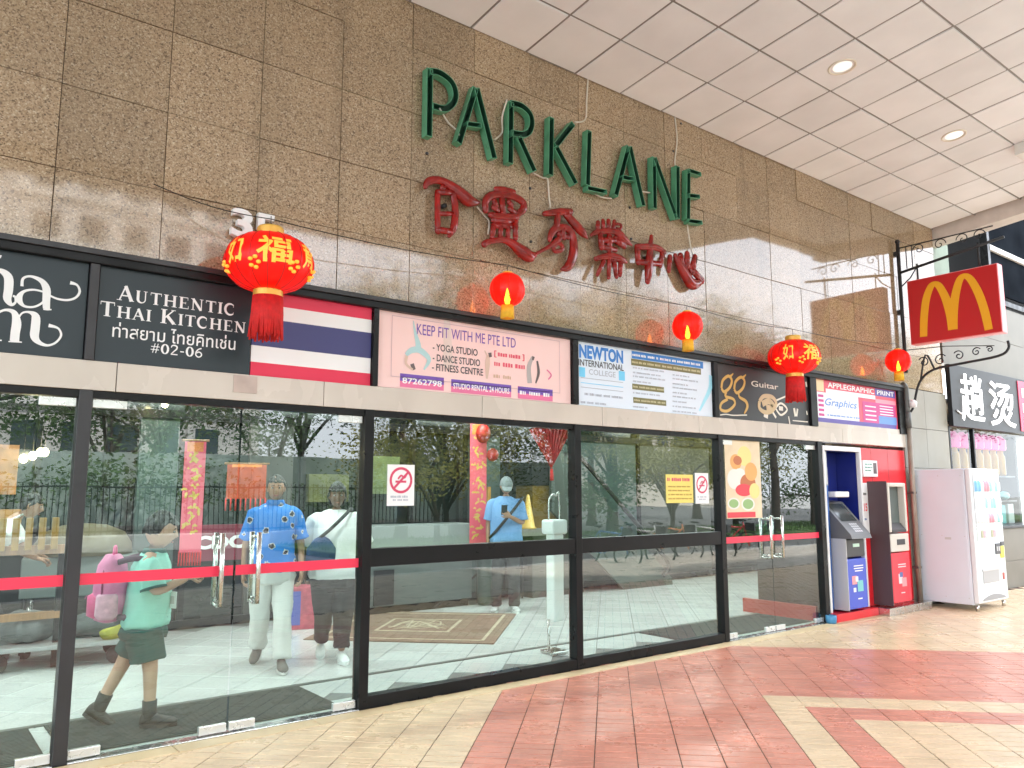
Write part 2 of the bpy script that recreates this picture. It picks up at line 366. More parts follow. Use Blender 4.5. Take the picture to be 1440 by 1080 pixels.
for x, y, red in cells:
    zj = random.uniform(-.0012, .0012)
    if nind < 296 and vis(x, y) > 0:
        o = link("paving_tile", tdata["red" if red else "cream"], pave, (x, y, zj), rad(-45) + random.uniform(-.004, .004)); nind += 1
    else:
        c, s_ = math.cos(rad(-45)), math.sin(rad(-45)); hx, hy = B_ / 2 - .0032, A_ / 2 - .0048
        P = [(x + c * a - s_ * b, y + s_ * a + c * b) for a, b in ((-hx, -hy), (hx, -hy), (hx, hy), (-hx, hy))]
        q = [(x + c * a - s_ * b, y + s_ * a + c * b) for a, b in ((-hx - .001, -hy - .001), (hx + .001, -hy - .001), (hx + .001, hy + .001), (-hx - .001, hy + .001))]
        rest.add([(a, b, zj) for a, b in P] + [(a, b, -.0045) for a, b in q], [(0, 1, 2, 3), (0, 4, 5, 1), (1, 5, 6, 2), (2, 6, 7, 3), (3, 7, 4, 0)], 0 if red else 1)
stuff(rest.build("paving_field", [RED, BEIGE], pave))
# the tiles carry on behind the photographer as one laid sheet
stuff(MB().add([(-14, -7.9, -.002), (22, -7.9, -.002), (22, -4.36, -.002), (-14, -4.36, -.002)], [(0, 1, 2, 3)]).build("paving_sheet", tile_mat("grey_beige_tile", (.50, .44, .37), (A_, B_), .34, .16), pave))
# stone border along the shopfront
sill = MB()
x = -3.0
while x < 11.0:
    sill.box(x + .003, x + .897, -.20, -.052, -.012, .004, bev=.002); x += .9
sill.build("border_stone", M("border_cream", (.60, .45, .27), .45, var=.2, vscale=3), pave)

road = MB().add([(-70, -60, -.13), (70, -60, -.13), (70, -7.98, -.13), (-70, -7.98, -.13)], [(0, 1, 2, 3)]).build("road", M("pale_asphalt", (.085, .087, .085), .85, var=.22, vscale=.7, bump=.2, bscale=30)); structure(road)
kb = MB(); x = -40
while x < 60: kb.box(x + .004, x + .996, -8.12, -7.9, -.13, .0, bev=.012); x += 1
structure(kb.build("kerb", CONC))
verge = MB().box(9.0, 60, -17.5, -12.2, -.13, .02, bev=.02).build("verge", M("lawn_soil", (.06, .115, .025), .9, var=.35, vscale=3)); structure(verge)
gr = MB(); rg = random.Random(3)
for k in range(9000):
    x, y = rg.uniform(9.1, 40), rg.uniform(-17.4, -12.3); h = rg.uniform(.05, .13); a = rg.uniform(0, 6.28); w = .02
    gr.add([(x - w * math.cos(a), y - w * math.sin(a), .02), (x + w * math.cos(a), y + w * math.sin(a), .02), (x + rg.uniform(-.03, .03), y + rg.uniform(-.03, .03), .02 + h)], [(0, 1, 2)])
g_ = stuff(gr.build("grass", M("grass_blade", (.09, .19, .03), .7, var=.3, vscale=6))); tag(g_, "short green grass on the verge by the parked bicycles", "grass")
ground = MB().add([(-300, -400, -.30), (300, -400, -.30), (300, 250, -.30), (-300, 250, -.30)], [(0, 1, 2, 3)]).build("ground", CONC); structure(ground)

# ---------------------------------------------------------------- the granite wall above the shopfront
TW = .6175; X0 = .65 - TW * 6; ZR = [2.985, 3.47, 4.01, 4.58, 5.14, 5.56]
wall = thing("granite_wall", "polished brown speckled granite wall above the shop signs", "wall", (4, .05, 2.98))
def kid(o, t):
    """child kept where it was built"""
    o.parent = t; o.matrix_parent_inverse = Matrix.Translation(t.location).inverted() if t.rotation_euler.z == 0 else (Matrix.Translation(t.location) @ Matrix.Rotation(t.rotation_euler.z, 4, 'Z')).inverted()
    return o
XE = X0 + TW * math.floor((12.42 - X0) / TW)
kid(MB().box(-6, 12.40, .034, .30, 2.95, 5.62).build("backing_wall", M("dark_joint", (.045, .03, .022), .9)), wall)
for r in range(5):
    z0, z1 = ZR[r], ZR[r + 1]; mb = MB(); mb.box(.002, TW - .002, 0, .03, z0 + .002, z1 - .002, bev=.0016); me = mb.data("granite_panel", GRANITE)
    k = 0; x = X0 - TW * 3
    while x < 12.40 - .05:
        if x + TW <= 12.41:
            o = link("granite_panel", me, None, (x, random.uniform(-.0012, .0012), 0)); o.rotation_euler = (random.uniform(-.0011, .0011), 0, random.uniform(-.0014, .0014))
        else:
            o = MB().box(x + .002, 12.40, 0, .03, z0 + .002, z1 - .002, bev=.0016).build("granite_panel", GRANITE)
        kid(o, wall); x += TW
kid(MB().box(-8, 12.39, .31, 11, 2.96, 15).build("unseen_upper_mass", M("upper_plaster", (.5, .46, .4), .8)), wall)  # unseen mass added above the lobby so that the building blocks the sun
# pier between the cash machines and the next shop, pale stone
pier = thing("stone_pier", "pale stone pier between the red cash machine and the next shop", "pier", (11.7, .2, 0))
kid(MB().box(11.06, 12.42, .034, .50, -.02, 2.95).build("backing_wall", M("dark_joint", (.045, .03, .022), .9)), pier)
for z0, z1 in ((0, .62), (.62, 1.24), (1.24, 1.86), (1.86, 2.42), (2.42, 2.98)):
    for x0, x1 in ((11.06, 11.74), (11.74, 12.44)):
        kid(MB().box(x0 + .002, x1 - .002, 0, .03, z0 + .002, z1 - .004, bev=.0016).build("stone_panel", PIERST), pier)
kid(MB().box(12.40, 12.43, .03, .9, 0, 5.62).build("pier_return", MATS["dark_joint"]), pier)

# ---------------------------------------------------------------- canopy with its tiled soffit
SL = math.tan(rad(5.6)); CS = math.cos(rad(5.6)); ZC = 5.5385
def sof(x, d, up=0.0): return Vector((x, -d * CS, ZC + d * CS * SL + up))
canopy = thing("entrance_canopy", "white tiled canopy soffit sloping over the entrance", "canopy", (4, -3, 5.7))
DMAX = 7.2; NT = math.floor(DMAX / TW); XC = 6.78 + TW * 6; DS = TW * 3      # beyond XC the canopy is only DS deep
def slopebox(mb, x0, x1, d0, d1, lo, hi):
    P = [sof(x0, d0, lo), sof(x1, d0, lo), sof(x1, d1, lo), sof(x0, d1, lo), sof(x0, d0, hi), sof(x1, d0, hi), sof(x1, d1, hi), sof(x0, d1, hi)]
    mb.add(P, [(0, 3, 2, 1), (4, 5, 6, 7), (0, 1, 5, 4), (1, 2, 6, 5), (2, 3, 7, 6), (3, 0, 4, 7)]); return mb
slab = MB(); slopebox(slab, -8, XC, 0, DMAX, .028, .40); slopebox(slab, XC + .002, 12.42, 0, DS, .028, .40)
kid(slab.build("roof_slab", OFFWH), canopy)
def ctile(mb, x, d, t=0.0, sag=0.0):
    g = .011; e = .004
    lo = [sof(x + g + e, d + g + e, -.004 + sag), sof(x + TW - g - e, d + g + e, -.004 + sag), sof(x + TW - g - e, d + TW - g - e, -.004 + t), sof(x + g + e, d + TW - g - e, -.004 + t)]
    hi = [sof(x + g, d + g, .002 + sag), sof(x + TW - g, d + g, .002 + sag), sof(x + TW - g, d + TW - g, .002 + t), sof(x + g, d + TW - g, .002 + t)]
    up = [sof(x + g, d + g, .02), sof(x + TW - g, d + g, .02), sof(x + TW - g, d + TW - g, .02), sof(x + g, d + TW - g, .02)]
    mb.add(lo + hi + up, [(0, 1, 2, 3), (0, 4, 5, 1), (1, 5, 6, 2), (2, 6, 7, 3), (3, 7, 4, 0), (4, 8, 9, 5), (5, 9, 10, 6), (6, 10, 11, 7), (7, 11, 8, 4)])
XT = 6.78 - TW * 24
bars = MB(); restc = MB()
nx = math.floor((12.42 - XT) / TW) + 1
LAMPS = [(6.78, 2), (6.78 + TW * 4, 2)]
for i in range(nx):
    for j in range(NT):
        x, d = XT + i * TW, j * TW
        if x + TW > 12.44 or (x > XC - .01 and j >= 3): continue
        near = x > 2.6 and j < 6
        if near:
            mb = MB(); ctile(mb, x, d, random.choice((0, -.002, -.006, .002, -.003)), random.choice((0, -.002, -.005, .002, -.003))); kid(mb.build("ceiling_tile", CEILT), canopy)
        else: ctile(restc, x, d)
kid(stuff(restc.build("tile_field", CEILT)), canopy)
for i in range(nx + 1):
    x = XT + i * TW; w = .008 + random.uniform(-.002, .004)
    if x < 12.44: slopebox(bars, x - w, x + w, 0, DS if x > XC + .1 else DMAX, 0, .02)
for j in range(NT + 1):
    d = j * TW; slopebox(bars, XT, 12.42 if d < DS + .1 else XC, d - .008, d + .008, .0012, .02)
kid(bars.build("grid_bar", TBAR), canopy)
kid(slopebox(MB(), 12.42, 12.72, -.3, DS + .2, -.20, .42).build("edge_beam", M("beam_paint", (.62, .57, .53), .6, var=.12)), canopy)
fb = MB(); slopebox(fb, -8, XC + .2, DMAX, DMAX + .2, -.28, .45); slopebox(fb, XC, XC + .2, DS + .2, DMAX - .002, -.14, .45); slopebox(fb, XC, 12.418, DS, DS + .2 - .002, -.14, .45)
kid(fb.build("fascia", OFFWH), canopy)
for q, (x, j) in enumerate(LAMPS):
    if j > 5: continue
    c = sof(x + TW / 2, (j + .5) * TW, -.004); rt = Matrix.Translation(c) @ Matrix.Rotation(-rad(5.6), 4, 'X')
    lab = {6.78: "round recessed downlight in the canopy soffit, nearer the centre of the ceiling"}.get(x, "round recessed downlight in the canopy soffit, close to the end beam by the burger sign" if x > 7 else "round recessed downlight in the canopy soffit, above the photographer's left")
    t = tag(bpy.data.objects.new("downlight", None), lab, "ceiling light", "downlights recessed in the canopy"); COL.objects.link(t); t.matrix_world = rt
    link("trim_ring", MB().lathe([(.135, .006), (.135, -.010), (.128, -.014), (.112, -.010), (.108, .004)], n=40, cap=False).data("trim_ring", M("trim_cream", (.74, .68, .58), .4)), t)
    link("diffuser", MB().lathe([(.109, .002), (.09, -.004), (.05, -.007), (.001, -.008)], n=40).data("diffuser", M("lamp_diffuser", (.85, .82, .74), .3, emit=(1, .95, .85), es=.12)), t)
# ---------------------------------------------------------------- shopfront: frames, glass, doors
MU = [.90, 2.79, 4.885, 6.945, 8.85]; HW = .037
ZL, ZS0, ZS1 = 2.13, 2.31, 2.975
front = thing("shopfront", "black framed glass shopfront under the row of sign boards", "shopfront", (4.9, 0, 0))
def fbox(n, mt, x0, x1, y0, y1, z0, z1, bev=.003): return kid(MB().box(x0, x1, y0, y1, z0, z1, bev=bev).build(n, mt), front)
for k, x in enumerate(MU): fbox("mullion", BLACK if k else DARKMET, x - HW, x + HW, -.035, .07, 0, ZL)
for k in (1, 2):
    fbox("middle_rail", BLACK, MU[k] + HW, MU[k + 1] - HW, -.028, .06, .985, 1.115)
    fbox("bottom_rail", BLACK, MU[k] + HW, MU[k + 1] - HW, -.030, .06, 0, .085)
    for z0, z1 in ((.08, .99), (1.11, 2.09)): fbox("glass_pane", GLASS, MU[k] + HW - .01, MU[k + 1] - HW + .01, .012, .022, z0, z1, 0)
fbox("head_rail", BLACK, -3.2, 8.9, -.020, .075, 2.085, ZL)
# marble lintel in separate slabs
xs = [-3.2, -1.8, -.4, 1.06, 2.42, 3.82, 5.2, 6.6, 8.0, 9.4, 11.04]
for a, b_ in zip(xs[:-1], xs[1:]): fbox("lintel_slab", MARBLE, a + .0025, b_ - .0025, -.030, .12, ZL + .002, ZS0, .003)
fbox("junction_cover", M("pink_plaster", (.52, .42, .37), .7, var=.2), 1.77, 1.93, -.036, -.0305, 2.185, 2.30, 0)
# doors
STRIPE = M("red_safety_tape", (.80, .035, .085), .35)
PATCH = M("patch_fitting", (.72, .72, .71), .3, .6, rvar=.1)
def door(x0, x1, hinge, hx=None):
    d = kid(MB().box(x0 + .004, x1 - .004, .008, .020, .012, 2.085).build("glass_door", GLASS), front)
    def ck(mb, n, mt):
        o = mb.build(n, mt); o.parent = d
        o.matrix_parent_inverse = Matrix.Identity(4); return o
    ck(MB().box(x0 + .006, x1 - .006, .0055, .0075, .985, 1.050), "safety_stripe", STRIPE)
    for sx in ((x0 + .006, x0 + .176), (x1 - .176, x1 - .006)):
        ck(MB().box(sx[0], sx[1], -.002, .030, .014, .066, bev=.003), "patch_fitting", PATCH)
    hs = (x0 + .006, x0 + .20) if hinge == 'l' else (x1 - .20, x1 - .006)
    ck(MB().box(hs[0], hs[1], -.002, .030, 2.03, 2.082, bev=.003), "patch_fitting", PATCH)
    if hx is not None:
        for yy in (-.052, .080):
            mb = MB(); mb.tube(smooth_pts([(hx, yy * .1 + .01, .80), (hx, yy, .815), (hx, yy, .84)], 3), .013, 10)
            mb.tube([(hx, yy, .80), (hx, yy, 1.26)], .016, 12)
            for zz in (.83, 1.23): mb.tube([(hx, yy, zz), (hx, .014, zz)], .011, 10)
            ck(mb, "pull_handle", STEEL)
    return d
door(MU[0] + HW, 1.845, 'l', 1.745); door(1.85, MU[1] - HW, 'r', 1.985)
door(-.98, MU[0] - HW, 'r', None); door(-2.9, -.985, 'l', None)
door(MU[3] + HW, 7.845, 'l', 7.75); door(7.85, MU[4] - HW, 'r', 7.97)
for a, b_ in ((-2.9, MU[0] - HW), (MU[0] + HW, MU[1] - HW), (MU[3] + HW, MU[4] - HW)): fbox("door_sill", STEEL, a, b_, -.045, .055, -.008, .008, .002)

# ---------------------------------------------------------------- sign boards over the shopfront
fr = MB()
for a, b_ in ((-3.2, 11.06),):
    fr.box(a, b_, -.055, .03, 2.905, 2.985, bev=.006)
    fr.box(a, b_, .02, .04, ZS0, 2.92)
kid(fr.build("sign_rail", BLACK), front)
for x0, x1 in ((.872, .928), (2.797, 2.846), (4.826, 4.896), (6.856, 6.929), (8.70, 8.84), (10.88, 11.06)): fbox("sign_divider", BLACK if x0 > 1 else DARKMET, x0 + .002, x1 - .002, -.045, .02, ZS0 + .002, 2.904)
fbox("sign_rail_cover", DARKMET, -3.2, 11.05, -.075, -.056, 2.955, 2.99, .003)
def board(label, x0, x1, z0, z1, mt, y=-.012):
    t = thing("sign_board", label, "sign", ((x0 + x1) / 2, y, z0), 0, "shop signs in the band above the glass")
    kid(MB().box(x0 + .003, x1 - .003, y, .018, z0 + .003, z1, bev=.002).build("panel", mt), t); return t
_gr = random.Random(11)
def greek(x0, x1, z, h, y, mt, parent, word=3.2):
    """print too small to read: a line of short word-long strokes"""
    m = MB(); x = x0
    while x < x1 - h:
        w = min(h * _gr.uniform(.8, word), x1 - x); q = x
        while q < x + w - h * .2:
            c = h * _gr.uniform(.25, .5); hh = h * _gr.uniform(.32, .5); m.add([(q, y, z - h * .32), (q + c, y, z - h * .32), (q + c, y, z + hh * .7), (q, y, z + hh * .7)], [(0, 1, 2, 3)]); q += c + h * .14
        x += w + h * .5
    if m.v: kid(stuff(m.build("fine_print", mt)), parent)
SLATE = M("slate_vinyl", (.015, .025, .032), .42, var=.12, vscale=2)
SWHITE = M("sign_white", (.82, .82, .82), .5)
# 1  cropped ornamental white letters
b1 = board("dark slate sign with large ornate white letters ending in curls, over the left door", -1.6, .872, ZS0, 2.905, SLATE)
mb = MB()
def zp(zx, zy, y=-.0145): q = W(zx / 6.0, 340 + zy / 6.0, y); return (q.x, q.z)
def stroke(pts, ws, k=5):
    P = smooth_pts([(*zp(x, y), w) for (x, y), w in zip(pts, ws)], k); ribbon(mb, [(p[0], p[1]) for p in P], [p[2] for p in P], -.0145)
stroke([(-60, 330), (-30, 255), (15, 248), (70, 300), (72, 400), (62, 480), (95, 530), (130, 510), (128, 465), (108, 458)], [.012, .02, .03, .045, .045, .04, .02, .012, .012, .012])
stroke([(185, 375), (195, 310), (260, 292), (350, 330), (392, 400), (390, 500), (392, 565)], [.016, .014, .014, .028, .042, .040, .036])
stroke([(365, 570), (400, 572), (435, 572)], [.007, .010, .007])
stroke([(390, 430), (290, 405), (200, 420), (160, 480), (200, 540), (280, 550), (350, 520), (392, 470)], [.010, .012, .016, .034, .016, .012, .012, .012])
stroke([(395, 440), (480, 480), (570, 492), (640, 470), (672, 420), (650, 365), (592, 345)], [.010, .012, .013, .013, .014, .013, .022])
stroke([(-60, 640), (0, 590), (60, 575), (120, 600), (140, 680), (128, 770), (122, 838)], [.010, .012, .016, .030, .046, .046, .046])
stroke([(70, 842), (125, 842), (185, 848)], [.006, .010, .006])
stroke([(150, 650), (190, 600), (250, 595), (300, 630), (298, 720), (292, 800), (330, 850), (400, 874), (470, 850), (515, 790), (490, 730), (410, 705)], [.010, .010, .016, .042, .046, .044, .026, .014, .012, .012, .012, .022])
stroke([(-10, 120), (10, 128)], [.012, .022]); stroke([(-40, 828), (15, 832)], [.008, .008])
kid(mb.build("lettering", SWHITE), b1)
# a small set of roman capitals drawn as strokes (x, y in cap heights)
TK, TN = .195, .078
def arc(cx, cy, rx, ry, a0, a1, n=14): return [(cx + rx * math.cos(rad(a0 + (a1 - a0) * i / n)), cy + ry * math.sin(rad(a0 + (a1 - a0) * i / n))) for i in range(n + 1)]
def vst(x, y0=0, y1=1, w=TK, s0=True, s1=True):
    o = [([(x, y0), (x, y1)], w)]
    if s0: o.append(([(x - .17, y0 + .022), (x + .17, y0 + .022)], .044))
    if s1: o.append(([(x - .17, y1 - .022), (x + .17, y1 - .022)], .044))
    return o
def ser(x, y): return [([(x - .13, y + .02), (x + .13, y + .02)], .04)]
ROM = {
 'A': (.86, [([(.12, 0), (.42, 1)], TN), ([(.40, .98), (.74, 0)], TK), ([(.2, .33), (.62, .33)], TN)] + ser(.12, 0) + ser(.74, 0)),
 'U': (.92, [([(.2, 1), (.2, .3)] + [(.2 + .0 + (.24 - .24 * math.cos(rad(a))), .3 - .29 * math.sin(rad(a))) for a in range(15, 181, 15)] + [(.68, 1)], [TK, TK] + [TK - (TK - TN) * min(1, i / 6) for i in range(12)] + [TN])] + ser(.2, .96) + ser(.68, .96)),
 'T': (.84, vst(.42, s1=False) + [([(.06, .965), (.78, .965)], .07), ([(.07, .76), (.07, .98)], .035), ([(.77, .76), (.77, .98)], .035)]),
 'H': (1.0, vst(.22) + vst(.78) + [([(.2, .5), (.8, .5)], TN)]),
 'E': (.80, vst(.22) + [([(.2, .97), (.66, .97)], .06), ([(.2, .5), (.52, .5)], .05), ([(.2, .03), (.70, .03)], .06), ([(.66, .76), (.66, .99)], .035), ([(.71, .01), (.71, .26)], .035), ([(.52, .40), (.52, .60)], .03)]),
 'N': (1.0, [([(.2, 0), (.2, 1)], TN), ([(.18, .99), (.76, .02)], TK), ([(.78, 0), (.78, 1)], TN)] + ser(.2, 0) + ser(.16, .96) + ser(.78, .96)),
 'I': (.44, vst(.22)),
 'C': (.88, [(arc(.47, .5, .36, .49, 50, 310, 20), [TN + (TK - TN) * math.sin(math.pi * i / 20) ** .8 for i in range(21)]), ([(.71, .70), (.71, .95)], .04), ([(.71, .06), (.71, .26)], .03)]),
 'K': (.96, vst(.22) + [([(.28, .40), (.74, .97)], TN), ([(.40, .56), (.80, .02)], TK)] + ser(.80, 0) + ser(.74, .96)),
 '0': (.70, [(arc(.35, .5, .24, .46, 0, 360, 24), [TN + (TK - TN) * abs(math.cos(2 * math.pi * i / 24)) for i in range(25)])]),
 '2': (.70, [(smooth_pts([(.10, .72), (.16, .92), (.36, .97), (.54, .86), (.52, .62), (.34, .38), (.10, .06)], 4), [.07 + .07 * math.sin(i / 24 * 3.1) for i in range(25)]), ([(.08, .05), (.62, .05)], .10)]),
 '6': (.70, [(smooth_pts([(.56, .96), (.28, .80), (.12, .48), (.14, .18), (.35, .03), (.56, .18), (.56, .42), (.36, .56), (.16, .42)], 4), .115)]),
 '#': (.78, [([(.22, .02), (.38, .96)], .07), ([(.46, .02), (.62, .96)], .07), ([(.08, .64), (.74, .64)], .07), ([(.06, .34), (.70, .34)], .07)]),
 '-': (.46, [([(.08, .40), (.38, .40)], .10)]), ' ': (.36, []),
}
def roman(s, x0, x1, z0, capz, y, small=.80, gap=.04):
    """small capitals with the first letter of each word taller; fitted to x0..x1"""
    tot, lay, first = 0, [], True
    for ch in s:
        sc = 1.0 if (first or not ch.isalpha()) else small; first = ch == ' '
        adv, st = ROM[ch]; lay.append((tot, sc, st)); tot += (adv + gap) * sc
    k = (x1 - x0) / tot; m = MB()
    for off, sc, st in lay:
        for pts, w in st:
            ribbon(m, [(x0 + (off + px * sc) * k, z0 + py * sc * capz) for px, py in pts], [q * sc * (k + capz) / 2 for q in w] if isinstance(w, list) else w * sc * (k + capz) / 2, y)
    return m
b2 = board("dark slate sign reading AUTHENTIC THAI KITCHEN with a Thai line", .93, 1.885, ZS0, 2.905, SLATE)
ROMY = -.0145
for s, xa, xb, z0, hgt in (("AUTHENTIC", 1.035, 1.772, 2.706, .095), ("THAI KITCHEN", .940, 1.852, 2.594, .092), ("#02-06", 1.243, 1.572, 2.396, .064)):
    kid(roman(s, xa, xb, z0, hgt, ROMY).build("lettering", SWHITE), b2)
kid(wall_text("ท่าสยาม ไทยคิทเช่น", 1.022, 1.778, 2.470, 2.566, ROMY, SWHITE, bold=.006), b2)
# 3  flag
b3 = thing("sign_board", "sign board printed with a red, white and navy striped flag", "sign", (2.4, -.012, ZS0), 0, "shop signs in the band above the glass")
FL = [(ZS0 + .003, 2.405, M("flag_red", (.70, .02, .07), .45)), (2.405, 2.52, SWHITE), (2.52, 2.715, M("flag_navy", (.045, .045, .165), .45)), (2.715, 2.815, SWHITE), (2.815, 2.905, M("flag_red", (.7, .02, .07), .45))]
for z0, z1, m in FL: kid(MB().box(1.888, 2.795, -.012, .018, z0, z1).build("stripe", m), b3)
def zq(R, zx, zy, y=-.0145): q = W(R[0] + zx / R[2], R[1] + zy / R[2], y); return q
# 4  pink studio banner
PINK = M("banner_pink", (.86, .60, .57), .5); 
b4 = board("pink banner sign advertising a yoga, dance and fitness studio", 2.848, 4.824, ZS0, 2.905, PINK)
R4 = (520, 420, 4.8)
def P4(zx, zy, y=-.0145): q = zq(R4, zx, zy, y); return q.x, q.z
def poly(mb, pts, y, mi=0): mb.add([(x, y, z) for x, z in pts], [tuple(range(len(pts)))], mi); return mb
mb = MB(); x0, z1 = P4(150, 110); x1, z0 = P4(1285, 640)
for a in ((x0, x1, z1 - .006, z1), (x0, x1, z0, z0 + .006), (x0, x0 + .006, z0, z1), (x1 - .006, x1, z0, z1)): poly(mb, [(a[0], a[2]), (a[1], a[2]), (a[1], a[3]), (a[0], a[3])], -.0140)
kid(mb.build("border_line", M("banner_line", (.62, .42, .45), .5)), b4)
PURP = M("banner_purple", (.16, .075, .40), .5); CHAR = M("banner_ink", (.055, .05, .06), .5); REDI = M("banner_red", (.75, .10, .16), .5); CRIM = M("banner_rose", (.75, .17, .33), .5)
def t4(s, l, t, r, b, m, bold=.012):
    xa, za = P4(l, t); xb, zb = P4(r, b); kid(wall_text(s, xa, xb, zb, za, -.0145, m, bold=bold), b4)
def line4(s, l, r, yl, yr, h, m, bold=.015):
    """a line of lettering whose ends are measured apart, since it recedes"""
    xa, za = P4(l, yl); xb, zb = P4(r, yr); z = (za + zb) / 2; kid(wall_text(s, xa, xb, z - h / 2, z + h / 2, -.0145, m, bold=bold), b4)
line4("KEEP FIT WITH ME PTE LTD", 318, 985, 205, 300, .085, PURP, 0.0)
line4("- YOGA STUDIO", 425, 728, 330, 360, .058, CHAR); line4("- DANCE STUDIO", 425, 745, 400, 430, .058, CHAR); line4("- FITNESS CENTRE", 420, 765, 465, 492, .058, CHAR)
def gk4(l, r, yl, yr, h, m):
    xa, za = P4(l, yl); xb, zb = P4(r, yr); greek(xa, xb, (za + zb) / 2, h, -.0145, m, b4)
line4("[", 840, 856, 372, 374, .06, REDI); line4("]", 1030, 1044, 398, 400, .06, REDI)
gk4(865, 1020, 374, 398, .05, REDI); gk4(840, 1052, 440, 462, .055, REDI); gk4(835, 960, 520, 536, .045, M("banner_tan", (.62, .42, .30), .5))
for l, r, t, b, s in ((205, 500, 515, 610, "87262798"), (550, 955, 560, 650, "STUDIO RENTAL 24 HOURS"), (1000, 1235, 605, 680, None)):
    xa, za = P4(l, t); xb, zb = P4(r, b); zm = (za + zb) / 2; m2 = MB(); h = .105
    za, zb = zm + h / 2, zm - h / 2
    poly(m2, [(xa, zb + h * .45), (xb, zb + h * .45), (xb, za), (xa, za)], -.0140, 0); poly(m2, [(xa, zb), (xb, zb), (xb, zb + h * .45), (xa, zb + h * .45)], -.0140, 1)
    kid(m2.build("label_strip", [PURP, CRIM]), b4)
    if s: kid(wall_text(s, xa + .02, xb - .02, zm - .024, zm + .024, -.0148, SWHITE, bold=.02), b4)
    else: greek(xa + .02, xb - .02, zm, .05, -.0148, SWHITE, b4)
# printed figures: a back-bending gymnast and two standing ones
FIGM = [M("fig_teal", (.42, .62, .64), .5), M("fig_skin", (.66, .47, .38), .5), M("fig_hair", (.13, .10, .10), .5), M("fig_grey", (.42, .38, .37), .5), CRIM]
def figure(strokes, n="printed_figure"):
    m = MB()
    for pts, ws, mi in strokes:
        P = smooth_pts([(*P4(x, y), w) for (x, y), w in zip(pts, ws)], 4); ribbon(m, [(p[0], p[1]) for p in P], [p[2] for p in P], -.0143, mi)
    kid(stuff(m.build(n, FIGM)), b4)
figure([([(295, 150), (305, 220), (325, 300), (330, 350)], [.008, .022, .045, .055], 0), ([(245, 380), (280, 350), (330, 345), (380, 380), (400, 420), (365, 480)], [.03, .045, .05, .045, .035, .012], 0), ([(250, 385), (245, 440), (290, 480)], [.026, .022, .018], 1), ([(285, 440), (300, 480)], [.035, .03], 2)])
figure([([(800, 380), (795, 440), (790, 540)], [.03, .05, .02], 1), ([(810, 365), (815, 395)], [.035, .03], 2), ([(775, 350), (800, 400)], [.01, .02], 1)])
figure([([(1100, 395), (1075, 460), (1080, 570)], [.03, .045, .05], 3), ([(1130, 420), (1140, 500), (1120, 570)], [.02, .03, .015], 2), ([(1105, 390), (1100, 415)], [.03, .02], 2)])
figure([([(1195, 480), (1225, 515), (1205, 545)], [.012, .016, .012], 4)], "arrow_mark")
mb = MB(); xa, za = P4(500, 140); xb, zb = P4(585, 560); 
kid(poly(MB(), [(xa, zb + .1), (xa + .10, zb + .1), (xa + .06, za), (xa + .0, za)], -.0138).build("printed_backdrop", M("fig_backdrop", (.72, .57, .52), .5)), b4)
# 5  college board
PALE = M("board_pale", (.70, .78, .88), .45)
b5 = board("white and blue college sign with dense printed course lists", 4.898, 6.854, ZS0, 2.905, PALE)
R5 = (800, 460, 6.545)
BLUE = M("ink_blue", (.03, .20, .58), .45); OLIVE = M("ink_olive", (.17, .155, .05), .5); GREYI = M("ink_grey", (.40, .43, .50), .5); SKYB = M("ink_sky", (.16, .58, .86), .45); INK = M("ink_black", (.05, .05, .06), .5)
def P5(zx, zy): q = zq(R5, zx, zy); return q.x, q.z
def row5(s, l, r, yl, yr, h, m, bold=.01, band=None):
    xa, za = P5(l, yl); xb, zb = P5(r, yr); z = (za + zb) / 2
    if band: kid(poly(MB(), [(xa - .01, z - h), (xb + .01, z - h), (xb + .01, z + h), (xa - .01, z + h)], -.0140).build("print_band", band), b5)
    kid(wall_text(s, xa, xb, z - h / 2, z + h / 2, -.0145, m, bold=bold), b5)
row5("NEWTON", 95, 500, 220, 275, .13, BLUE, .045); row5("INTERNATIONAL", 90, 505, 325, 372, .062, INK, .012); row5("COLLEGE", 185, 430, 410, 440, .052, GREYI, .004)
for a, c in ((95, 150), (460, 515)):
    xa, za = P5(a, 400 + a * .1); xb, _ = P5(c, 400); kid(poly(MB(), [(xa, za - .045), (xb, za - .045), (xb, za + .045), (xa, za + .045)], -.0140).build("print_band", SKYB), b5)
def gk5(l, r, yl, yr, h, m, band=None):
    xa, za = P5(l, yl); xb, zb = P5(r, yr); z = (za + zb) / 2
    if band: kid(poly(MB(), [(xa - .01, z - h), (xb + .01, z - h), (xb + .01, z + h), (xa - .01, z + h)], -.0140).build("print_band", band), b5)
    greek(xa, xb, z, h, -.0145, m, b5)
ITAN = M("ink_tan", (.55, .5, .3), .5)
gk5(585, 1230, 260, 345, .036, SWHITE, BLUE); gk5(580, 1210, 325, 405, .032, ITAN, OLIVE); gk5(590, 870, 548, 576, .028, ITAN, OLIVE); gk5(600, 890, 672, 698, .028, ITAN, OLIVE)
for yl in (385, 425, 462, 500, 610, 730): gk5(590, 700 + (yl * 37) % 190, yl, yl + 14, .024, GREYI)
for yl in (440, 480, 520, 560, 600, 640, 680, 730, 775): gk5(955, 1080 + (yl * 53) % 170, yl, yl + 16, .024, GREYI)
gk5(145, 500, 615, 650, .034, GREYI); gk5(110, 350, 690, 710, .03, GREYI)
for yy in (475, 520, 560): 
    xa, za = P5(110, yy); xb, zb = P5(500, yy + 30); kid(poly(MB(), [(xa, (za + zb) / 2), (xb, (za + zb) / 2), (xb, (za + zb) / 2 + .006), (xa, (za + zb) / 2 + .006)], -.0140).build("rule_line", SKYB if yy == 520 else GREYI), b5)
mb = MB(); xa, za = P5(1250, 540); xb, zb = P5(1325, 800)
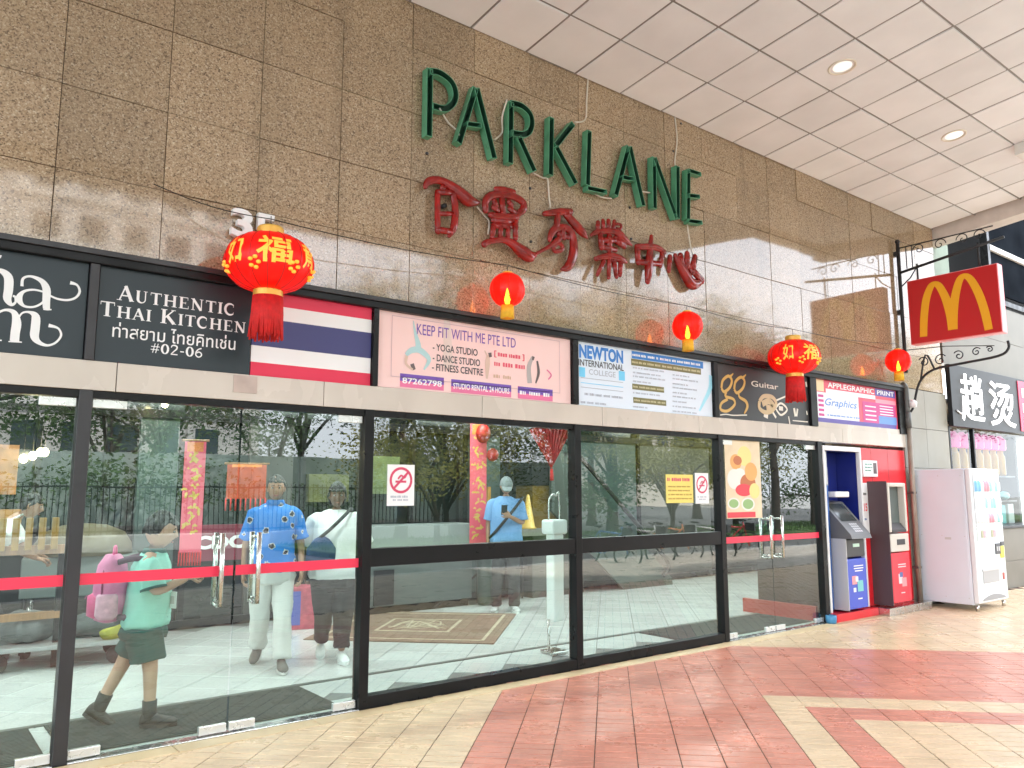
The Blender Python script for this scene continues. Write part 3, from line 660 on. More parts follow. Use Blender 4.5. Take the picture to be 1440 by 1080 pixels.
ribbon(mb, smooth_pts([(xa - .10, zb + .02), (xa - .02, zb + .12), (xb - .03, za - .02), (xb - .004, za + .12)], 5), [.02 + .004 * i for i in range(16)], -.0139, 0); kid(mb.build("print_swoosh", M("ink_cyan", (.36, .72, .86), .45)), b5)
# 6  guitar shop
CHARC = M("board_charcoal", (.030, .030, .032), .45)
b6 = board("charcoal guitar shop sign with gold looping emblem, behind the larger far lantern", 6.931, 8.698, ZS0, 2.905, CHARC)
R6 = (1000, 500, 5.143); GOLD = M("print_gold", (.62, .38, .10), .4); IVORY = M("print_ivory", (.75, .71, .62), .5)
mb = MB()
def P6(zx, zy): q = zq(R6, zx, zy); return q.x, q.z
def s6(pts, ws, mi):
    P = smooth_pts([(*P6(x, y), w) for (x, y), w in zip(pts, ws if isinstance(ws, list) else [ws] * len(pts))], 5); ribbon(mb, [(p[0], p[1]) for p in P], [p[2] for p in P], -.0143, mi)
for dx, dy in ((0, 0), (92, 8)):
    s6([(75 + dx, 235 + dy), (85 + dx, 180 + dy), (125 + dx, 148 + dy), (150 + dx, 180 + dy), (135 + dx, 230 + dy), (95 + dx, 262 + dy), (75 + dx, 235 + dy)], .034, 0)
    s6([(140 + dx, 150 + dy), (160 + dx, 130 + dy)], [.03, .012], 0)
s6([(110, 262), (105, 295), (160, 315), (170, 355), (120, 400), (70, 390), (75, 345), (120, 315)], .032, 0); s6([(200, 265), (205, 300), (250, 330), (262, 370), (240, 420)], [.02, .03, .04, .04, .02], 0)
s6([(65, 430), (110, 425), (160, 432), (260, 430)], .012, 1)
xa, za = P6(288, 160); xb, zb = P6(487, 245); kid(wall_text("Guitar", xa, xb, zb - .005, za - .03, -.0145, IVORY, bold=.012), b6)
s6([(350, 330), (380, 295), (440, 300), (470, 345), (440, 400), (390, 410), (350, 380), (350, 330)], .05, 2); s6([(370, 350), (420, 330), (450, 370), (400, 380)], .07, 2); s6([(400, 400), (395, 450)], .08, 1); s6([(440, 400), (470, 450)], .03, 1)
s6([(465, 380), (505, 345), (550, 390), (505, 430), (465, 380)], .025, 1); s6([(490, 380), (520, 385)], .05, 1); s6([(470, 325), (540, 295)], .02, 1); s6([(560, 440), (570, 495)], .02, 1)
s6([(600, 380), (610, 440)], .04, 1); s6([(625, 385), (618, 440)], .03, 1); s6([(590, 470), (700, 480)], .012, 1); s6([(685, 190), (690, 225)], .03, 1); s6([(690, 400), (695, 430)], .02, 1)
kid(stuff(mb.build("printed_emblem", [GOLD, IVORY, M("print_wood", (.58, .44, .24), .5)])), b6)
# 7  copy shop
b7 = thing("sign_board", "red and purple print shop sign at the far right of the band", "sign", (9.9, -.012, 2.33), 0, "shop signs in the band above the glass")
R7 = R6
def P7(zx, zy): q = zq(R7, zx, zy); return q.x, q.z
x0, z1 = P7(752, 165); x1, z0 = P7(1338, 505); zb_ = 2.375; zt = 2.905
kid(MB().box(8.845, 10.876, -.012, .018, zb_, zt).build("panel", M("print_red", (.72, .07, .13), .45)), b7)
fbox("sign_sill", MARBLE, 8.845, 11.04, -.028, .018, ZS0, zb_ - .002, .002)
mb = MB()
def rect7(xa, xb, za, zb, mi, y=-.0138): poly(mb, [(8.85 + 2.02 * xa, zb_ + (zt - zb_) * za), (8.85 + 2.02 * xb, zb_ + (zt - zb_) * za), (8.85 + 2.02 * xb, zb_ + (zt - zb_) * zb), (8.85 + 2.02 * xa, zb_ + (zt - zb_) * zb)], y, mi)
rect7(.02, .50, .10, .70, 0); rect7(.02, .98, .0, .10, 1); rect7(.12, .72, .70, .80, 0); rect7(.55, .98, .10, .62, 2, -.0137); rect7(.72, .99, .80, .99, 1); rect7(.75, .99, .10, .30, 3, -.0139); rect7(.0, .10, .72, .99, 4); rect7(.72, .99, .62, .72, 5)
for k in range(5): rect7(.03, .09, .14 + k * .11, .20 + k * .11, 2, -.0142)
for k in range(4): rect7(.58, .72, .16 + k * .11, .19 + k * .11, 0, -.0142); rect7(.77, .95, .33 + k * .07, .355 + k * .07, 0, -.0142)
kid(mb.build("print_block", [M("print_white", (.78, .78, .86), .45), M("print_indigo", (.10, .07, .35), .45), M("print_magenta", (.55, .04, .24), .45), M("print_blue", (.12, .28, .62), .45), M("print_peach", (.85, .62, .36), .45), M("print_rose", (.85, .3, .38), .45)]), b7)
kid(wall_text("APPLEGRAPHIC", 9.14, 10.28, 2.815, 2.885, -.0145, SWHITE, bold=.02), b7); kid(wall_text("PRINT", 10.36, 10.82, 2.82, 2.88, -.0145, SWHITE, bold=.02), b7)
kid(wall_text("Graphics", 9.06, 9.82, 2.56, 2.68, -.0145, M("print_blue2", (.08, .25, .62), .45), bold=.01, shear=.3), b7)
greek(9.10, 9.90, 2.47, .035, -.0145, M("print_blue2", (.08, .25, .62), .45), b7)
# ---------------------------------------------------------------- green channel lettering
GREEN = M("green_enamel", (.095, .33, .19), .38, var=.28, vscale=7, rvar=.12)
GREEND = M("green_shaded_inside", (.010, .060, .032), .55, var=.3, vscale=6)  # darker green: the shade inside the troughs is put into the colour
LY, LD = -.022, .072                    # back plane, depth of the troughs
def trough(pts, w=.058):
    """an open U-shaped channel swept along a stroke of the wall plane (x, z)"""
    P = [Vector(p) for p in pts]; n = len(P); t = .005; m = MB(); ring = []
    for i, p in enumerate(P):
        d = (P[min(i + 1, n - 1)] - P[max(i - 1, 0)]).normalized(); nn = Vector((-d.y, d.x))
        if 0 < i < n - 1:
            d1 = (P[i] - P[i - 1]).normalized(); c = max(.5, abs(d1.dot(d))); nn = nn / c
        o, q = w / 2, w / 2 - t
        prof = [(-o, 0), (-o, LD), (-q, LD), (-q, .008), (q, .008), (q, LD), (o, LD), (o, 0)]
        ring.append([(p.x + nn.x * a, LY - b, p.y + nn.y * a) for a, b in prof])
    vs = [v for r in ring for v in r]
    for i in range(n - 1):
        for k in range(8):
            a = i * 8 + k; b = i * 8 + (k + 1) % 8
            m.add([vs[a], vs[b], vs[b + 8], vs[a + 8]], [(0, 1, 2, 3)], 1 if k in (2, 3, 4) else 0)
    for e, s in ((0, 1), (n - 1, -1)):      # closed ends with the same lip
        d = (P[1] - P[0]).normalized() if e == 0 else (P[-1] - P[-2]).normalized() * -1
        r = ring[e]; q = [(v[0] + d.x * t, v[1], v[2] + d.y * t) for v in r]
        m.add([r[0], r[1], r[6], r[7], q[0], q[1], q[6], q[7]], [(0, 1, 2, 3), (4, 7, 6, 5), (1, 5, 6, 2), (0, 4, 5, 1), (3, 2, 6, 7)], 0)
    return m
def pz(R, x, y, yy): q = W(R[0] + x / 5.536, R[1] + y / 5.536, yy); return (q.x, q.z)
RA, RB = (580, 85), (780, 150)
LET = [
 ("P", RA, [[(138, 62), (131, 590)], [(140, 82), (220, 98), (308, 170), (338, 265), (312, 340), (250, 374), (160, 352)]]),
 ("A", RA, [[(494, 212), (362, 642)], [(503, 212), (640, 762)], [(428, 492), (540, 508)]]),
 ("R", RA, [[(770, 320), (764, 800)], [(768, 332), (850, 352), (915, 412), (932, 485), (912, 552), (860, 575), (775, 562)], [(830, 590), (952, 862)]]),
 ("K", RA, [[(1085, 442), (1078, 892)], [(1255, 490), (1118, 660)], [(1120, 668), (1275, 960)]]),
 ("L", RB, [[(272, 186), (260, 612)], [(258, 632), (408, 664)]]),
 ("A", RB, [[(578, 308), (478, 690)], [(588, 308), (694, 772)], [(532, 548), (620, 565)]]),
 ("N", RB, [[(776, 392), (782, 792)], [(780, 394), (952, 872)], [(960, 462), (962, 868)]]),
 ("E", RB, [[(1045, 490), (1042, 880)], [(1048, 496), (1142, 526)], [(1048, 690), (1132, 700)], [(1044, 888), (1152, 902)]]),
]
sg = thing("mall_sign", "green metal channel lettering reading PARKLANE high on the granite wall", "sign", (4.9, 0, 4.7))
for nm, R, st in LET:
    m = MB()
    for s in st:
        P = [pz(R, x, y, LY - LD) for x, y in s]
        if len(P) > 3: P = smooth_pts(P, 4)
        q = trough(P, .058 if len(P) > 3 or abs(P[0][1] - P[-1][1]) > .2 else .046); m.add(q.v, q.f); m.mi[-len(q.f):] = q.mi
    x0 = [v[0] for v in m.v]
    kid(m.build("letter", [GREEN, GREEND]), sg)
    for s in st[:1]:
        for x, y in (s[0], s[-1]):
            a = pz(R, x, y, LY); k_ = MB().tube([(a[0], LY + .002, a[1]), (a[0], .002, a[1])], .008, 8); kid(k_.build("stand_off", STEEL), sg)
CABLE = M("cream_cable", (.66, .60, .52), .5)
def cable(label, pts, r=.0075, y=-.02):
    P = [(q.x, q.y, q.z) for q in (W(px, py, yy) for px, py, yy in pts)]
    tag(MB().tube(smooth_pts(P, 4), r, 6).build("sign_cable", CABLE), label, "cable", "cream cables feeding the wall lettering")
cable("cream cable dropping from the ceiling to the gap between the green letters K and L", [(827, 106, -.012), (825, 140, -.014), (823, 168, -.016), (808, 172, -.05)])
cable("cream cable dropping from the ceiling to the last green letters N and E", [(949, 165, -.012), (952, 195, -.014), (949, 226, -.02), (950, 234, -.05)])
cable("cream cable sagging between the green letters P and A", [(618, 152, -.05), (630, 172, -.02), (641, 182, -.02), (646, 190, -.05)])
cable("cream cable looping from the first letter A up the stem of the green R", [(695, 197, -.04), (706, 186, -.02), (706, 165, -.07), (713, 140, -.095)])
cable("cream cable from the leg of the green R down to the red characters", [(749, 243, -.05), (763, 250, -.02), (770, 252, -.02), (772, 275, -.02), (774, 292, -.05)])
cable("cream cable sagging from the green L to the second letter A", [(825, 266, -.05), (845, 277, -.02), (860, 279, -.03)])
cable("short cream cable between the second letter A and the N", [(900, 269, -.06), (914, 271, -.06)])
cable("cream cable hanging from the last green letter down to the last red character", [(966, 312, -.05), (970, 340, -.02), (974, 358, -.04)])
cable("cream cable between the first two red characters", [(671, 291, -.05), (682, 304, -.02), (688, 312, -.03), (686, 330, -.05)])
# ---------------------------------------------------------------- red brushed characters
LACQ = M("red_lacquer", (.27, .007, .005), .12, var=.55, vscale=11, rvar=.05, spec=.5)
R1, R2 = (590, 235, 7.447), (740, 275, 5.538)
CH = [
 (R1, [([(60, 205), (95, 150), (200, 135), (310, 190), (420, 270), (520, 350), (622, 368)], [22, 34, 34, 46, 58, 58, 14]),
       ([(250, 180), (235, 255)], [26, 28]), ([(188, 265), (186, 460), (190, 670)], [28, 28, 30]), ([(350, 270), (372, 470), (352, 640), (305, 725)], [30, 34, 34, 16]),
       ([(190, 265), (350, 268)], [26, 28]), ([(200, 490), (350, 490)], [20, 22]), ([(190, 660), (320, 680)], [28, 30])]),
 (R1, [([(800, 232), (880, 235), (985, 262)], [24, 28, 26]), ([(690, 450), (690, 360), (745, 300), (860, 285), (1000, 315), (1088, 380), (1078, 450), (1010, 500)], [30, 32, 34, 32, 34, 34, 34, 24]),
       ([(780, 360), (800, 405)], [26, 26]), ([(860, 330), (870, 480)], [30, 30]), ([(930, 370), (960, 400)], [26, 24]), ([(940, 440), (985, 470)], [26, 24]), ([(770, 425), (810, 455)], [26, 24]),
       ([(735, 505), (860, 520), (1010, 525)], [26, 30, 30]), ([(765, 560), (1000, 575)], [28, 28]), ([(785, 620), (1000, 625)], [24, 26]), ([(765, 620), (750, 735)], [28, 26]), ([(990, 590), (992, 745)], [28, 28]),
       ([(840, 620), (830, 745)], [24, 24]), ([(915, 630), (910, 745)], [24, 24]),
       ([(660, 815), (700, 790), (850, 768), (945, 805), (1040, 880), (1130, 935), (1190, 925)], [30, 26, 28, 40, 58, 60, 24])]),
 (R2, [([(140, 142), (240, 128), (345, 125)], [16, 24, 22]), ([(305, 140), (380, 225), (440, 290), (475, 332)], [26, 32, 30, 6]), ([(245, 130), (235, 235), (195, 290), (180, 345)], [22, 24, 22, 16]),
       ([(180, 335), (220, 268), (290, 250), (350, 290), (368, 400), (352, 500), (315, 560), (272, 575)], [18, 22, 24, 26, 32, 32, 28, 10]), ([(250, 300), (320, 325)], [18, 18]),
       ([(205, 405), (240, 378), (275, 392), (272, 425), (220, 435), (205, 405)], [15] * 6), ([(255, 335), (180, 395), (100, 440), (20, 482)], [20, 14, 11, 14]), ([(280, 250), (285, 330)], [18, 18])]),
 (R2, [([(560, 212), (556, 270)], [17, 18]), ([(598, 198), (600, 265)], [15, 17]), ([(640, 200), (642, 275)], [17, 18]), ([(685, 205), (672, 285)], [16, 18]), ([(700, 222), (735, 230), (730, 262), (702, 258)], [10] * 4),
       ([(500, 310), (550, 285), (680, 280), (745, 330), (815, 386)], [10, 18, 22, 32, 8]), ([(690, 345), (755, 390)], [26, 26]), ([(572, 300), (580, 405)], [22, 22]), ([(640, 320), (640, 435)], [22, 22]), ([(590, 352), (690, 352)], [19, 19]), ([(595, 405), (685, 425)], [19, 19]),
       ([(530, 495), (640, 475), (730, 500), (772, 525)], [15, 24, 26, 8]), ([(640, 440), (630, 640)], [18, 15]), ([(592, 515), (542, 622)], [17, 13]), ([(670, 515), (690, 632)], [20, 18]), ([(722, 515), (716, 622)], [20, 16])]),
 (R2, [([(975, 320), (965, 430), (956, 560), (945, 665)], [15, 25, 34, 22]), ([(862, 405), (872, 520)], [23, 22]), ([(860, 400), (1000, 402), (1072, 440)], [20, 22, 18]), ([(1062, 440), (1040, 545)], [22, 18]), ([(872, 518), (1040, 535)], [19, 19])]),
 (R2, [([(1120, 480), (1110, 582)], [20, 18]), ([(1160, 470), (1190, 530), (1232, 605), (1290, 690), (1372, 668)], [18, 30, 38, 40, 14]), ([(1200, 470), (1212, 525)], [22, 22]), ([(1250, 458), (1250, 545)], [22, 26]), ([(1310, 482), (1288, 592)], [22, 26]), ([(1270, 560), (1362, 662)], [26, 24])]),
]
cs = thing("chinese_sign", "glossy red brush style Chinese characters below the green lettering", "sign", (4.9, 0, 3.9))
for R, st in CH:
    m = MB()
    for q, (pts, rr) in enumerate(st):
        P = []
        for (x, y), r in zip(pts, rr):
            a = W(R[0] + x / R[2], R[1] + y / R[2], -.07); b = W(R[0] + x / R[2], R[1] + (y + r) / R[2], -.07); P.append((a.x, a.y - .0016 * q, a.z, (a - b).length * 1.22))
        P = smooth_pts(P, 4) if len(P) > 2 else P
        m.tube([p[:3] for p in P], [p[3] for p in P], 10, flat=(1, .62))
        for p in (P[0], P[-1]): m.ell(p[:3], p[3], p[3] * .62, p[3], 10, 6)
    kid(m.build("character", LACQ), cs)
    c = Vector((sum(v[0] for v in m.v) / len(m.v), 0, sum(v[2] for v in m.v) / len(m.v)))
    kid(MB().tube([(c.x, -.05, c.z), (c.x, .004, c.z)], .02, 8).build("stand_off", DARKMET), cs)
hn = thing("house_number", "white raised house number 35 partly behind the big lantern", "house number", (1.8, -.02, 3.25))
a = wall_text("3", 1.700, 1.845, 3.245, 3.445, -.035, SWHITE, None, "digit", extrude=.09, bold=.03); kid(a, hn)
a = wall_text("5", 1.865, 2.005, 3.245, 3.445, -.035, SWHITE, None, "digit", extrude=.09, bold=.03); kid(a, hn)
# bolt holes and plugs left in the stone
for k, (px, py) in enumerate(((600, 216), (957, 174), (946, 213), (885, 292), (887, 336), (746, 340), (745, 265))):
    p = W(px, py, 0); tag(MB().tube([(p.x, -.012, p.z), (p.x, .01, p.z)], .013, 8).build("wall_bolt", DARKMET), "small dark bolt stub left in the granite around the wall lettering", "bolt", "bolt stubs in the granite")

# ---------------------------------------------------------------- red lanterns on a wire
def shell_mat(name, fac, see=0.0):
    m = bpy.data.materials.new(name); m.use_nodes = True
    n = m.node_tree.nodes; l = m.node_tree.links.new; b = n['Principled BSDF']; b.inputs['Base Color'].default_value = (.80, .006, .004, 1); b.inputs['Roughness'].default_value = .38
    t = n.new("ShaderNodeBsdfTranslucent"); t.inputs['Color'].default_value = (.95, .012, .006, 1)
    ms = n.new("ShaderNodeMixShader"); ms.inputs['Fac'].default_value = fac; l(b.outputs['BSDF'], ms.inputs[1]); l(t.outputs['BSDF'], ms.inputs[2]); 
    if see:
        tp = n.new("ShaderNodeBsdfTransparent"); tp.inputs['Color'].default_value = (1, .42, .10, 1); m2 = n.new("ShaderNodeMixShader"); m2.inputs['Fac'].default_value = see; l(ms.outputs['Shader'], m2.inputs[1]); l(tp.outputs['BSDF'], m2.inputs[2]); l(m2.outputs['Shader'], n['Material Output'].inputs['Surface'])
    else: l(ms.outputs['Shader'], n['Material Output'].inputs['Surface'])
    return m
SILKS = shell_mat("thin_lantern_silk", .3, .22); SILK = shell_mat("lantern_silk", .32); GOLDC = M("lantern_gold", (.75, .43, .07), .38, .25); FRING = M("lantern_fringe", (.62, .012, .012), .7, var=.25, vscale=30); GOLDP = M("lantern_print", (.95, .42, .06), .4, emit=(1, .38, .03), es=.10)
BULB = M("lantern_bulb", (1, .6, .2), .5, emit=(1, .50, .12), es=7)
def big_lantern(label, c, rx, rz, group):
    t = thing("red_lantern", label, "lantern", c, 0, group)
    prof = [(rx * math.cos(rad(a)) ** .85, rz * math.sin(rad(a))) for a in range(-78, 79, 6)]
    MB().lathe(prof, n=48, lobes=16, amp=.05, cap=False).build("silk_shell", SILK, t)
    rib = MB()
    for k in range(16):
        an = math.pi * 2 * k / 16; rib.tube([(q * 1.004 * math.cos(an), q * 1.004 * math.sin(an), z) for q, z in prof[::2]], .0022, 5)
    rib.build("wire_rib", M("lantern_wire", (.42, .008, .006), .5), t)
    h = rz * math.sin(rad(78))
    MB().lathe([(.001, h + .05), (rx * .28, h + .05), (rx * .30, h + .04), (rx * .30, h - .01), (rx * .26, h - .01)], n=28, smooth=False, cap=False).build("top_cap", GOLDC, t)
    MB().lathe([(rx * .26, -h + .01), (rx * .33, -h + .01), (rx * .33, -h - .035), (rx * .28, -h - .045), (.001, -h - .045)], n=28, smooth=False, cap=False).build("bottom_cap", GOLDC, t)
    fr = MB(); rg = random.Random(int(c[0] * 100)); n = 64
    for k in range(n):
        an = 2 * math.pi * k / n; r = rx * .31; L = .27 * rg.uniform(.93, 1.04); sw = rg.uniform(-.012, .012)
        fr.tube([(r * math.cos(an), r * math.sin(an), -h - .035), ((r + .006) * math.cos(an), (r + .006) * math.sin(an), -h - .15), ((r + .014) * math.cos(an) + sw, (r + .014) * math.sin(an), -h - .04 - L)], [.009, .0085, .007], 5)
    fr.build("fringe", FRING, t)
    # gold good-fortune motif wrapped round the belly
    for an0, s_, w_ in ((-104, "福", .60), (-160, "如", .30), (-50, "意", .34)):
        me = text_mesh(s_, 0, .02); vs_ = [v.co.copy() for v in me.vertices]; a0, a1 = min(v.x for v in vs_), max(v.x for v in vs_); b0, b1 = min(v.y for v in vs_), max(v.y for v in vs_); m = MB()
        out = []
        for v in vs_:
            u = (v.x - a0) / (a1 - a0) - .5; q = (v.y - b0) / (b1 - b0) - .5; el = math.asin(max(-.9, min(.9, q * .92 + .12))); an = rad(an0) + u * w_ * 1.35
            r = rx * math.cos(el) ** .85 * 1.008; out.append((r * math.cos(an), r * math.sin(an), rz * math.sin(el)))
        m.add(out, [list(p.vertices) for p in me.polygons]); bpy.data.meshes.remove(me); m.build("gold_motif", GOLDP, t)
    for an0 in (-130, -76, -25, -185):
        m = MB()
        for k in range(5):
            a = 2 * math.pi * k / 5; u, q = .10 * math.cos(a), .16 * math.sin(a) - .35; el = math.asin(q); an = rad(an0) + u; r = rx * math.cos(el) ** .85 * 1.006
            m.ell((r * math.cos(an), r * math.sin(an), rz * math.sin(el)), .016, .016, .012, 8, 5)
        m.build("gold_motif", GOLDP, t)
    MB().ell((0, 0, -rz * .1), .028, .028, .04, 12, 8).build("bulb", BULB, t)
    MB().tube([(0, 0, h + .045), (0, 0, h + .13)], .003, 5).build("hook_wire", BLACK, t)
    return t
def small_lantern(label, c, r, group):
    t = thing("small_lantern", label, "lantern", c, 0, group); rz = r * .97
    prof = [(r * math.cos(rad(a)) ** .9, rz * math.sin(rad(a))) for a in range(-76, 77, 8)]
    MB().lathe(prof, n=36, lobes=12, amp=.055, cap=False).build("silk_shell", SILKS, t)
    h = rz * math.sin(rad(76)); rib = MB()
    for k in range(12): an = math.pi * 2 * k / 12; rib.tube([(q * 1.0 * math.cos(an), q * 1.0 * math.sin(an), z) for q, z in prof[::2]], .0016, 4)
    rib.build("wire_rib", M("lantern_wire", (.42, .008, .006), .5), t)
    MB().lathe([(.001, h + .012), (r * .28, h + .012), (r * .30, h - .008)], n=20, smooth=False, cap=False).build("top_cap", GOLDC, t)
    fr = MB()
    for k in range(28):
        an = 2 * math.pi * k / 28; q = r * .30; fr.tube([(q * math.cos(an), q * math.sin(an), -h + .004), (q * 1.12 * math.cos(an), q * 1.12 * math.sin(an), -h - r * .72)], [.010, .009], 5)
    fr.build("gold_tassel", M("tassel_gold", (.85, .50, .03), .6, var=.15, vscale=30), t)
    m = MB()
    m.lathe([(.001, -h + .01), (.018, -h + .02), (.026, -h + .05), (.016, -h + .10), (.003, -h + .15)], n=12); m.build("flame_bulb", BULB, t)
    MB().tube([(0, 0, h + .01), (0, 0, h + .06)], .003, 5).build("hook_wire", BLACK, t); return t
GB, GS = "large oval red lanterns with fringe", "small round red lanterns with gold tassel"
big_lantern("big oval red lantern with gold motif hiding part of the house number", (1.86, -.35, 3.01), .285, .195, GB)
big_lantern("oval red lantern with red fringe hanging before the guitar shop sign", (7.89, -.35, 3.02), .285, .195, GB)
small_lantern("small round red lantern above the pink studio banner", (3.91, -.25, 3.18), .146, GS)
small_lantern("small round red lantern above the white and blue college sign", (6.19, -.25, 3.17), .152, GS)
small_lantern("small round red lantern beside the pole of the projecting burger sign", (10.51, -.25, 3.26), .160, GS)
wp = [(1.2, -.03, 3.49), (1.86, -.35, 3.31), (3.91, -.25, 3.39), (6.19, -.25, 3.38), (7.89, -.35, 3.34), (10.51, -.25, 3.49), (11.1, -.05, 3.52)]
P = []
for a, b in zip(wp[:-1], wp[1:]):
    for k in range(8):
        t_ = k / 8; s_ = Vector(a).lerp(Vector(b), t_); s_.z -= math.sin(math.pi * t_) * .035; P.append(tuple(s_))
P.append(wp[-1]); tag(MB().tube(P, .0035, 5).build("lantern_wire", BLACK), "thin dark wire strung along the wall carrying the red lanterns", "wire")

# ---------------------------------------------------------------- projecting burger sign on a wrought iron bracket
SX = 11.08; IRON = M("wrought_iron", (.022, .022, .024), .5, .2)
br = thing("iron_bracket", "black wrought iron bracket with scrolls holding the projecting red sign", "bracket", (11.3, 0, 3.2))
post = MB().tube([(11.14, -.05, 3.18), (11.14, -.05, 5.06)], .026, 10); post.ell((11.14, -.05, 5.08), .035, .035, .035, 10, 6)
for zz in (3.3, 4.05, 4.9): post.box(11.10, 11.18, -.05, .002, zz - .03, zz + .03)
kid(post.build("wall_post", IRON), br)
kid(MB().tube([(11.14, -.06, 4.62), (11.14, -1.42, 4.80)], .020, 8).build("upper_bar", IRON), br)
kid(MB().tube([(11.14, -.06, 4.98), (11.14, -1.30, 4.98)], .009, 8).build("thin_bar", IRON), br)
def scroll(cx, cz, r, turns=1.4, ph=0, sgn=1):
    return [(11.14, cx + sgn * r * (1 - k / 26) * math.cos(ph + turns * 2 * math.pi * k / 24), cz + r * (1 - k / 26) * math.sin(ph + turns * 2 * math.pi * k / 24)) for k in range(24)]
for cx, sg_ in ((-.34, 1), (-.62, -1), (-.92, 1), (-1.12, -1)): kid(MB().tube(scroll(cx, 4.90, .085, 1.3, 0, sg_), .007, 6).build("scroll", IRON), br)
for a in (-.16, -.24): kid(MB().tube([(11.14, a, 4.66), (11.14, a, 4.98)], .008, 6).build("scroll", IRON), br)
kid(MB().tube([(11.14, -.07, 4.42), (11.14, -.20, 4.52), (11.14, -.30, 4.66)], .009, 6).build("scroll", IRON), br)
for yy in (-.30, -1.10): kid(MB().tube([(11.14, yy, 4.45), (11.14, yy, 4.66 + .13 * -yy)], .014, 8).build("hanger", IRON), br)
low = smooth_pts([(11.14, -.06, 2.62), (11.14, -.12, 2.70), (11.14, -.22, 3.02), (11.14, -.42, 3.18), (11.14, -.80, 3.22), (11.14, -1.24, 3.26), (11.14, -1.36, 3.34), (11.14, -1.36, 3.44)], 4)
kid(MB().tube(low, .017, 8).build("lower_bar", IRON), br)
for cx, cz, r, sg_ in ((-.30, 3.30, .075, 1), (-.52, 3.30, .085, -1), (-.76, 3.33, .07, 1), (-.98, 3.35, .06, -1), (-1.14, 3.36, .045, 1)): kid(MB().tube(scroll(cx, cz, r, 1.4, .6, sg_), .008, 6).build("scroll", IRON), br)
kid(MB().tube(smooth_pts([(11.14, -.24, 3.05), (11.14, -.33, 3.40), (11.14, -.43, 3.20)], 4), .014, 6).build("scroll", IRON), br)
kid(MB().tube([(11.14, -.05, 3.50), (11.14, -.60, 3.48), (11.14, -1.2, 3.40)], .006, 6).build("thin_bar", IRON), br)
pt = MB().lathe([(.002, -.05), (.05, -.04), (.055, .03), (.03, .06), (.002, .065)], c=(11.12, -.12, 2.73), n=16); kid(pt.build("lamp_head", WHITE), br)
ps = thing("projecting_sign", "red box sign with a yellow double arch letter projecting over the cash machines", "sign", (SX, -.75, 3.55))
SIGNR = M("sign_red", (.52, .012, .016), .32); SIGNE = M("sign_edge", (.90, .30, .32), .4); ARCH = M("arch_yellow", (.86, .42, .018), .35)
y0, y1, z0, z1 = -1.335, -.17, 3.55, 4.46
bx = MB().box(SX, SX + .15, y0, y1, z0, z1, bev=.006); kid(bx.build("box_body", SIGNE), ps)
for xs_ in (SX - .004, SX + .150): kid(MB().box(xs_, xs_ + .004, y0 + .010, y1 - .010, z0 + .010, z1 - .010).build("face_panel", SIGNR), ps)
def arch(xx, flip=1):
    """letter face measured on the panel: u runs outward from the wall, v up"""
    m = MB(); Wd, H = y1 - y0, z1 - z0
    def leg(pts):
        P = smooth_pts(pts, 5); Lp = []; Rp = []
        for i, p in enumerate(P):
            d = Vector((P[min(i + 1, len(P) - 1)][0] - P[max(i - 1, 0)][0], P[min(i + 1, len(P) - 1)][1] - P[max(i - 1, 0)][1])).normalized(); nn = Vector((-d.y, d.x)) * p[2] / 2
            Lp.append((p[0] + nn.x, p[1] + nn.y)); Rp.append((p[0] - nn.x, p[1] - nn.y))
        n = len(P); vs = [(xx + dx, y1 - u * Wd, z0 + v * H) for dx in (0, .005) for u, v in Lp + Rp]; fs = []
        for i in range(n - 1): fs += [(i, i + 1, n + i + 1, n + i), (2 * n + i, 3 * n + i, 3 * n + i + 1, 2 * n + i + 1), (i, 2 * n + i, 2 * n + i + 1, i + 1), (n + i, n + i + 1, 3 * n + i + 1, 3 * n + i)]
        m.add(vs, fs)
    leg([(.155, .10, .082), (.175, .38, .086), (.215, .66, .088), (.275, .84, .080), (.325, .875, .075), (.375, .82, .082), (.435, .62, .092), (.475, .36, .10), (.487, .14, .105)])
    xx += .0011
    leg([(.485, .14, .105), (.505, .40, .10), (.545, .66, .092), (.60, .86, .082), (.655, .905, .075), (.715, .84, .080), (.785, .62, .088), (.835, .34, .088), (.862, .06, .084)])
    return m
kid(arch(SX - .0095).build("double_arch_emblem", ARCH), ps); kid(arch(SX + .155).build("double_arch_emblem", ARCH), ps)

# ---------------------------------------------------------------- drainpipe at the end of the sign band
dp = thing("drainpipe", "dark grey drainpipe running down beside the red cash machine", "pipe", (11.09, -.05, 0))
PIPE = M("pipe_grey", (.10, .10, .095), .45, var=.2, vscale=4)
kid(MB().tube([(11.085, -.06, .0), (11.085, -.06, 2.42)], .035, 14).build("lower_pipe", M("pipe_rust", (.30, .25, .20), .55, var=.3, vscale=5)), dp)
kid(MB().tube([(11.075, -.06, 2.40), (11.075, -.06, 2.62)], .045, 14).build("sleeve", PIPE), dp)
kid(MB().tube(smooth_pts([(11.07, -.06, 2.6), (11.07, -.06, 2.95), (11.0, -.06, 3.0)], 4), .038, 14).build("upper_pipe", PIPE), dp)
for zz in (.5, 1.5): kid(MB().box(11.035, 11.135, -.085, .0, zz, zz + .03).build("pipe_clip", PIPE), dp)
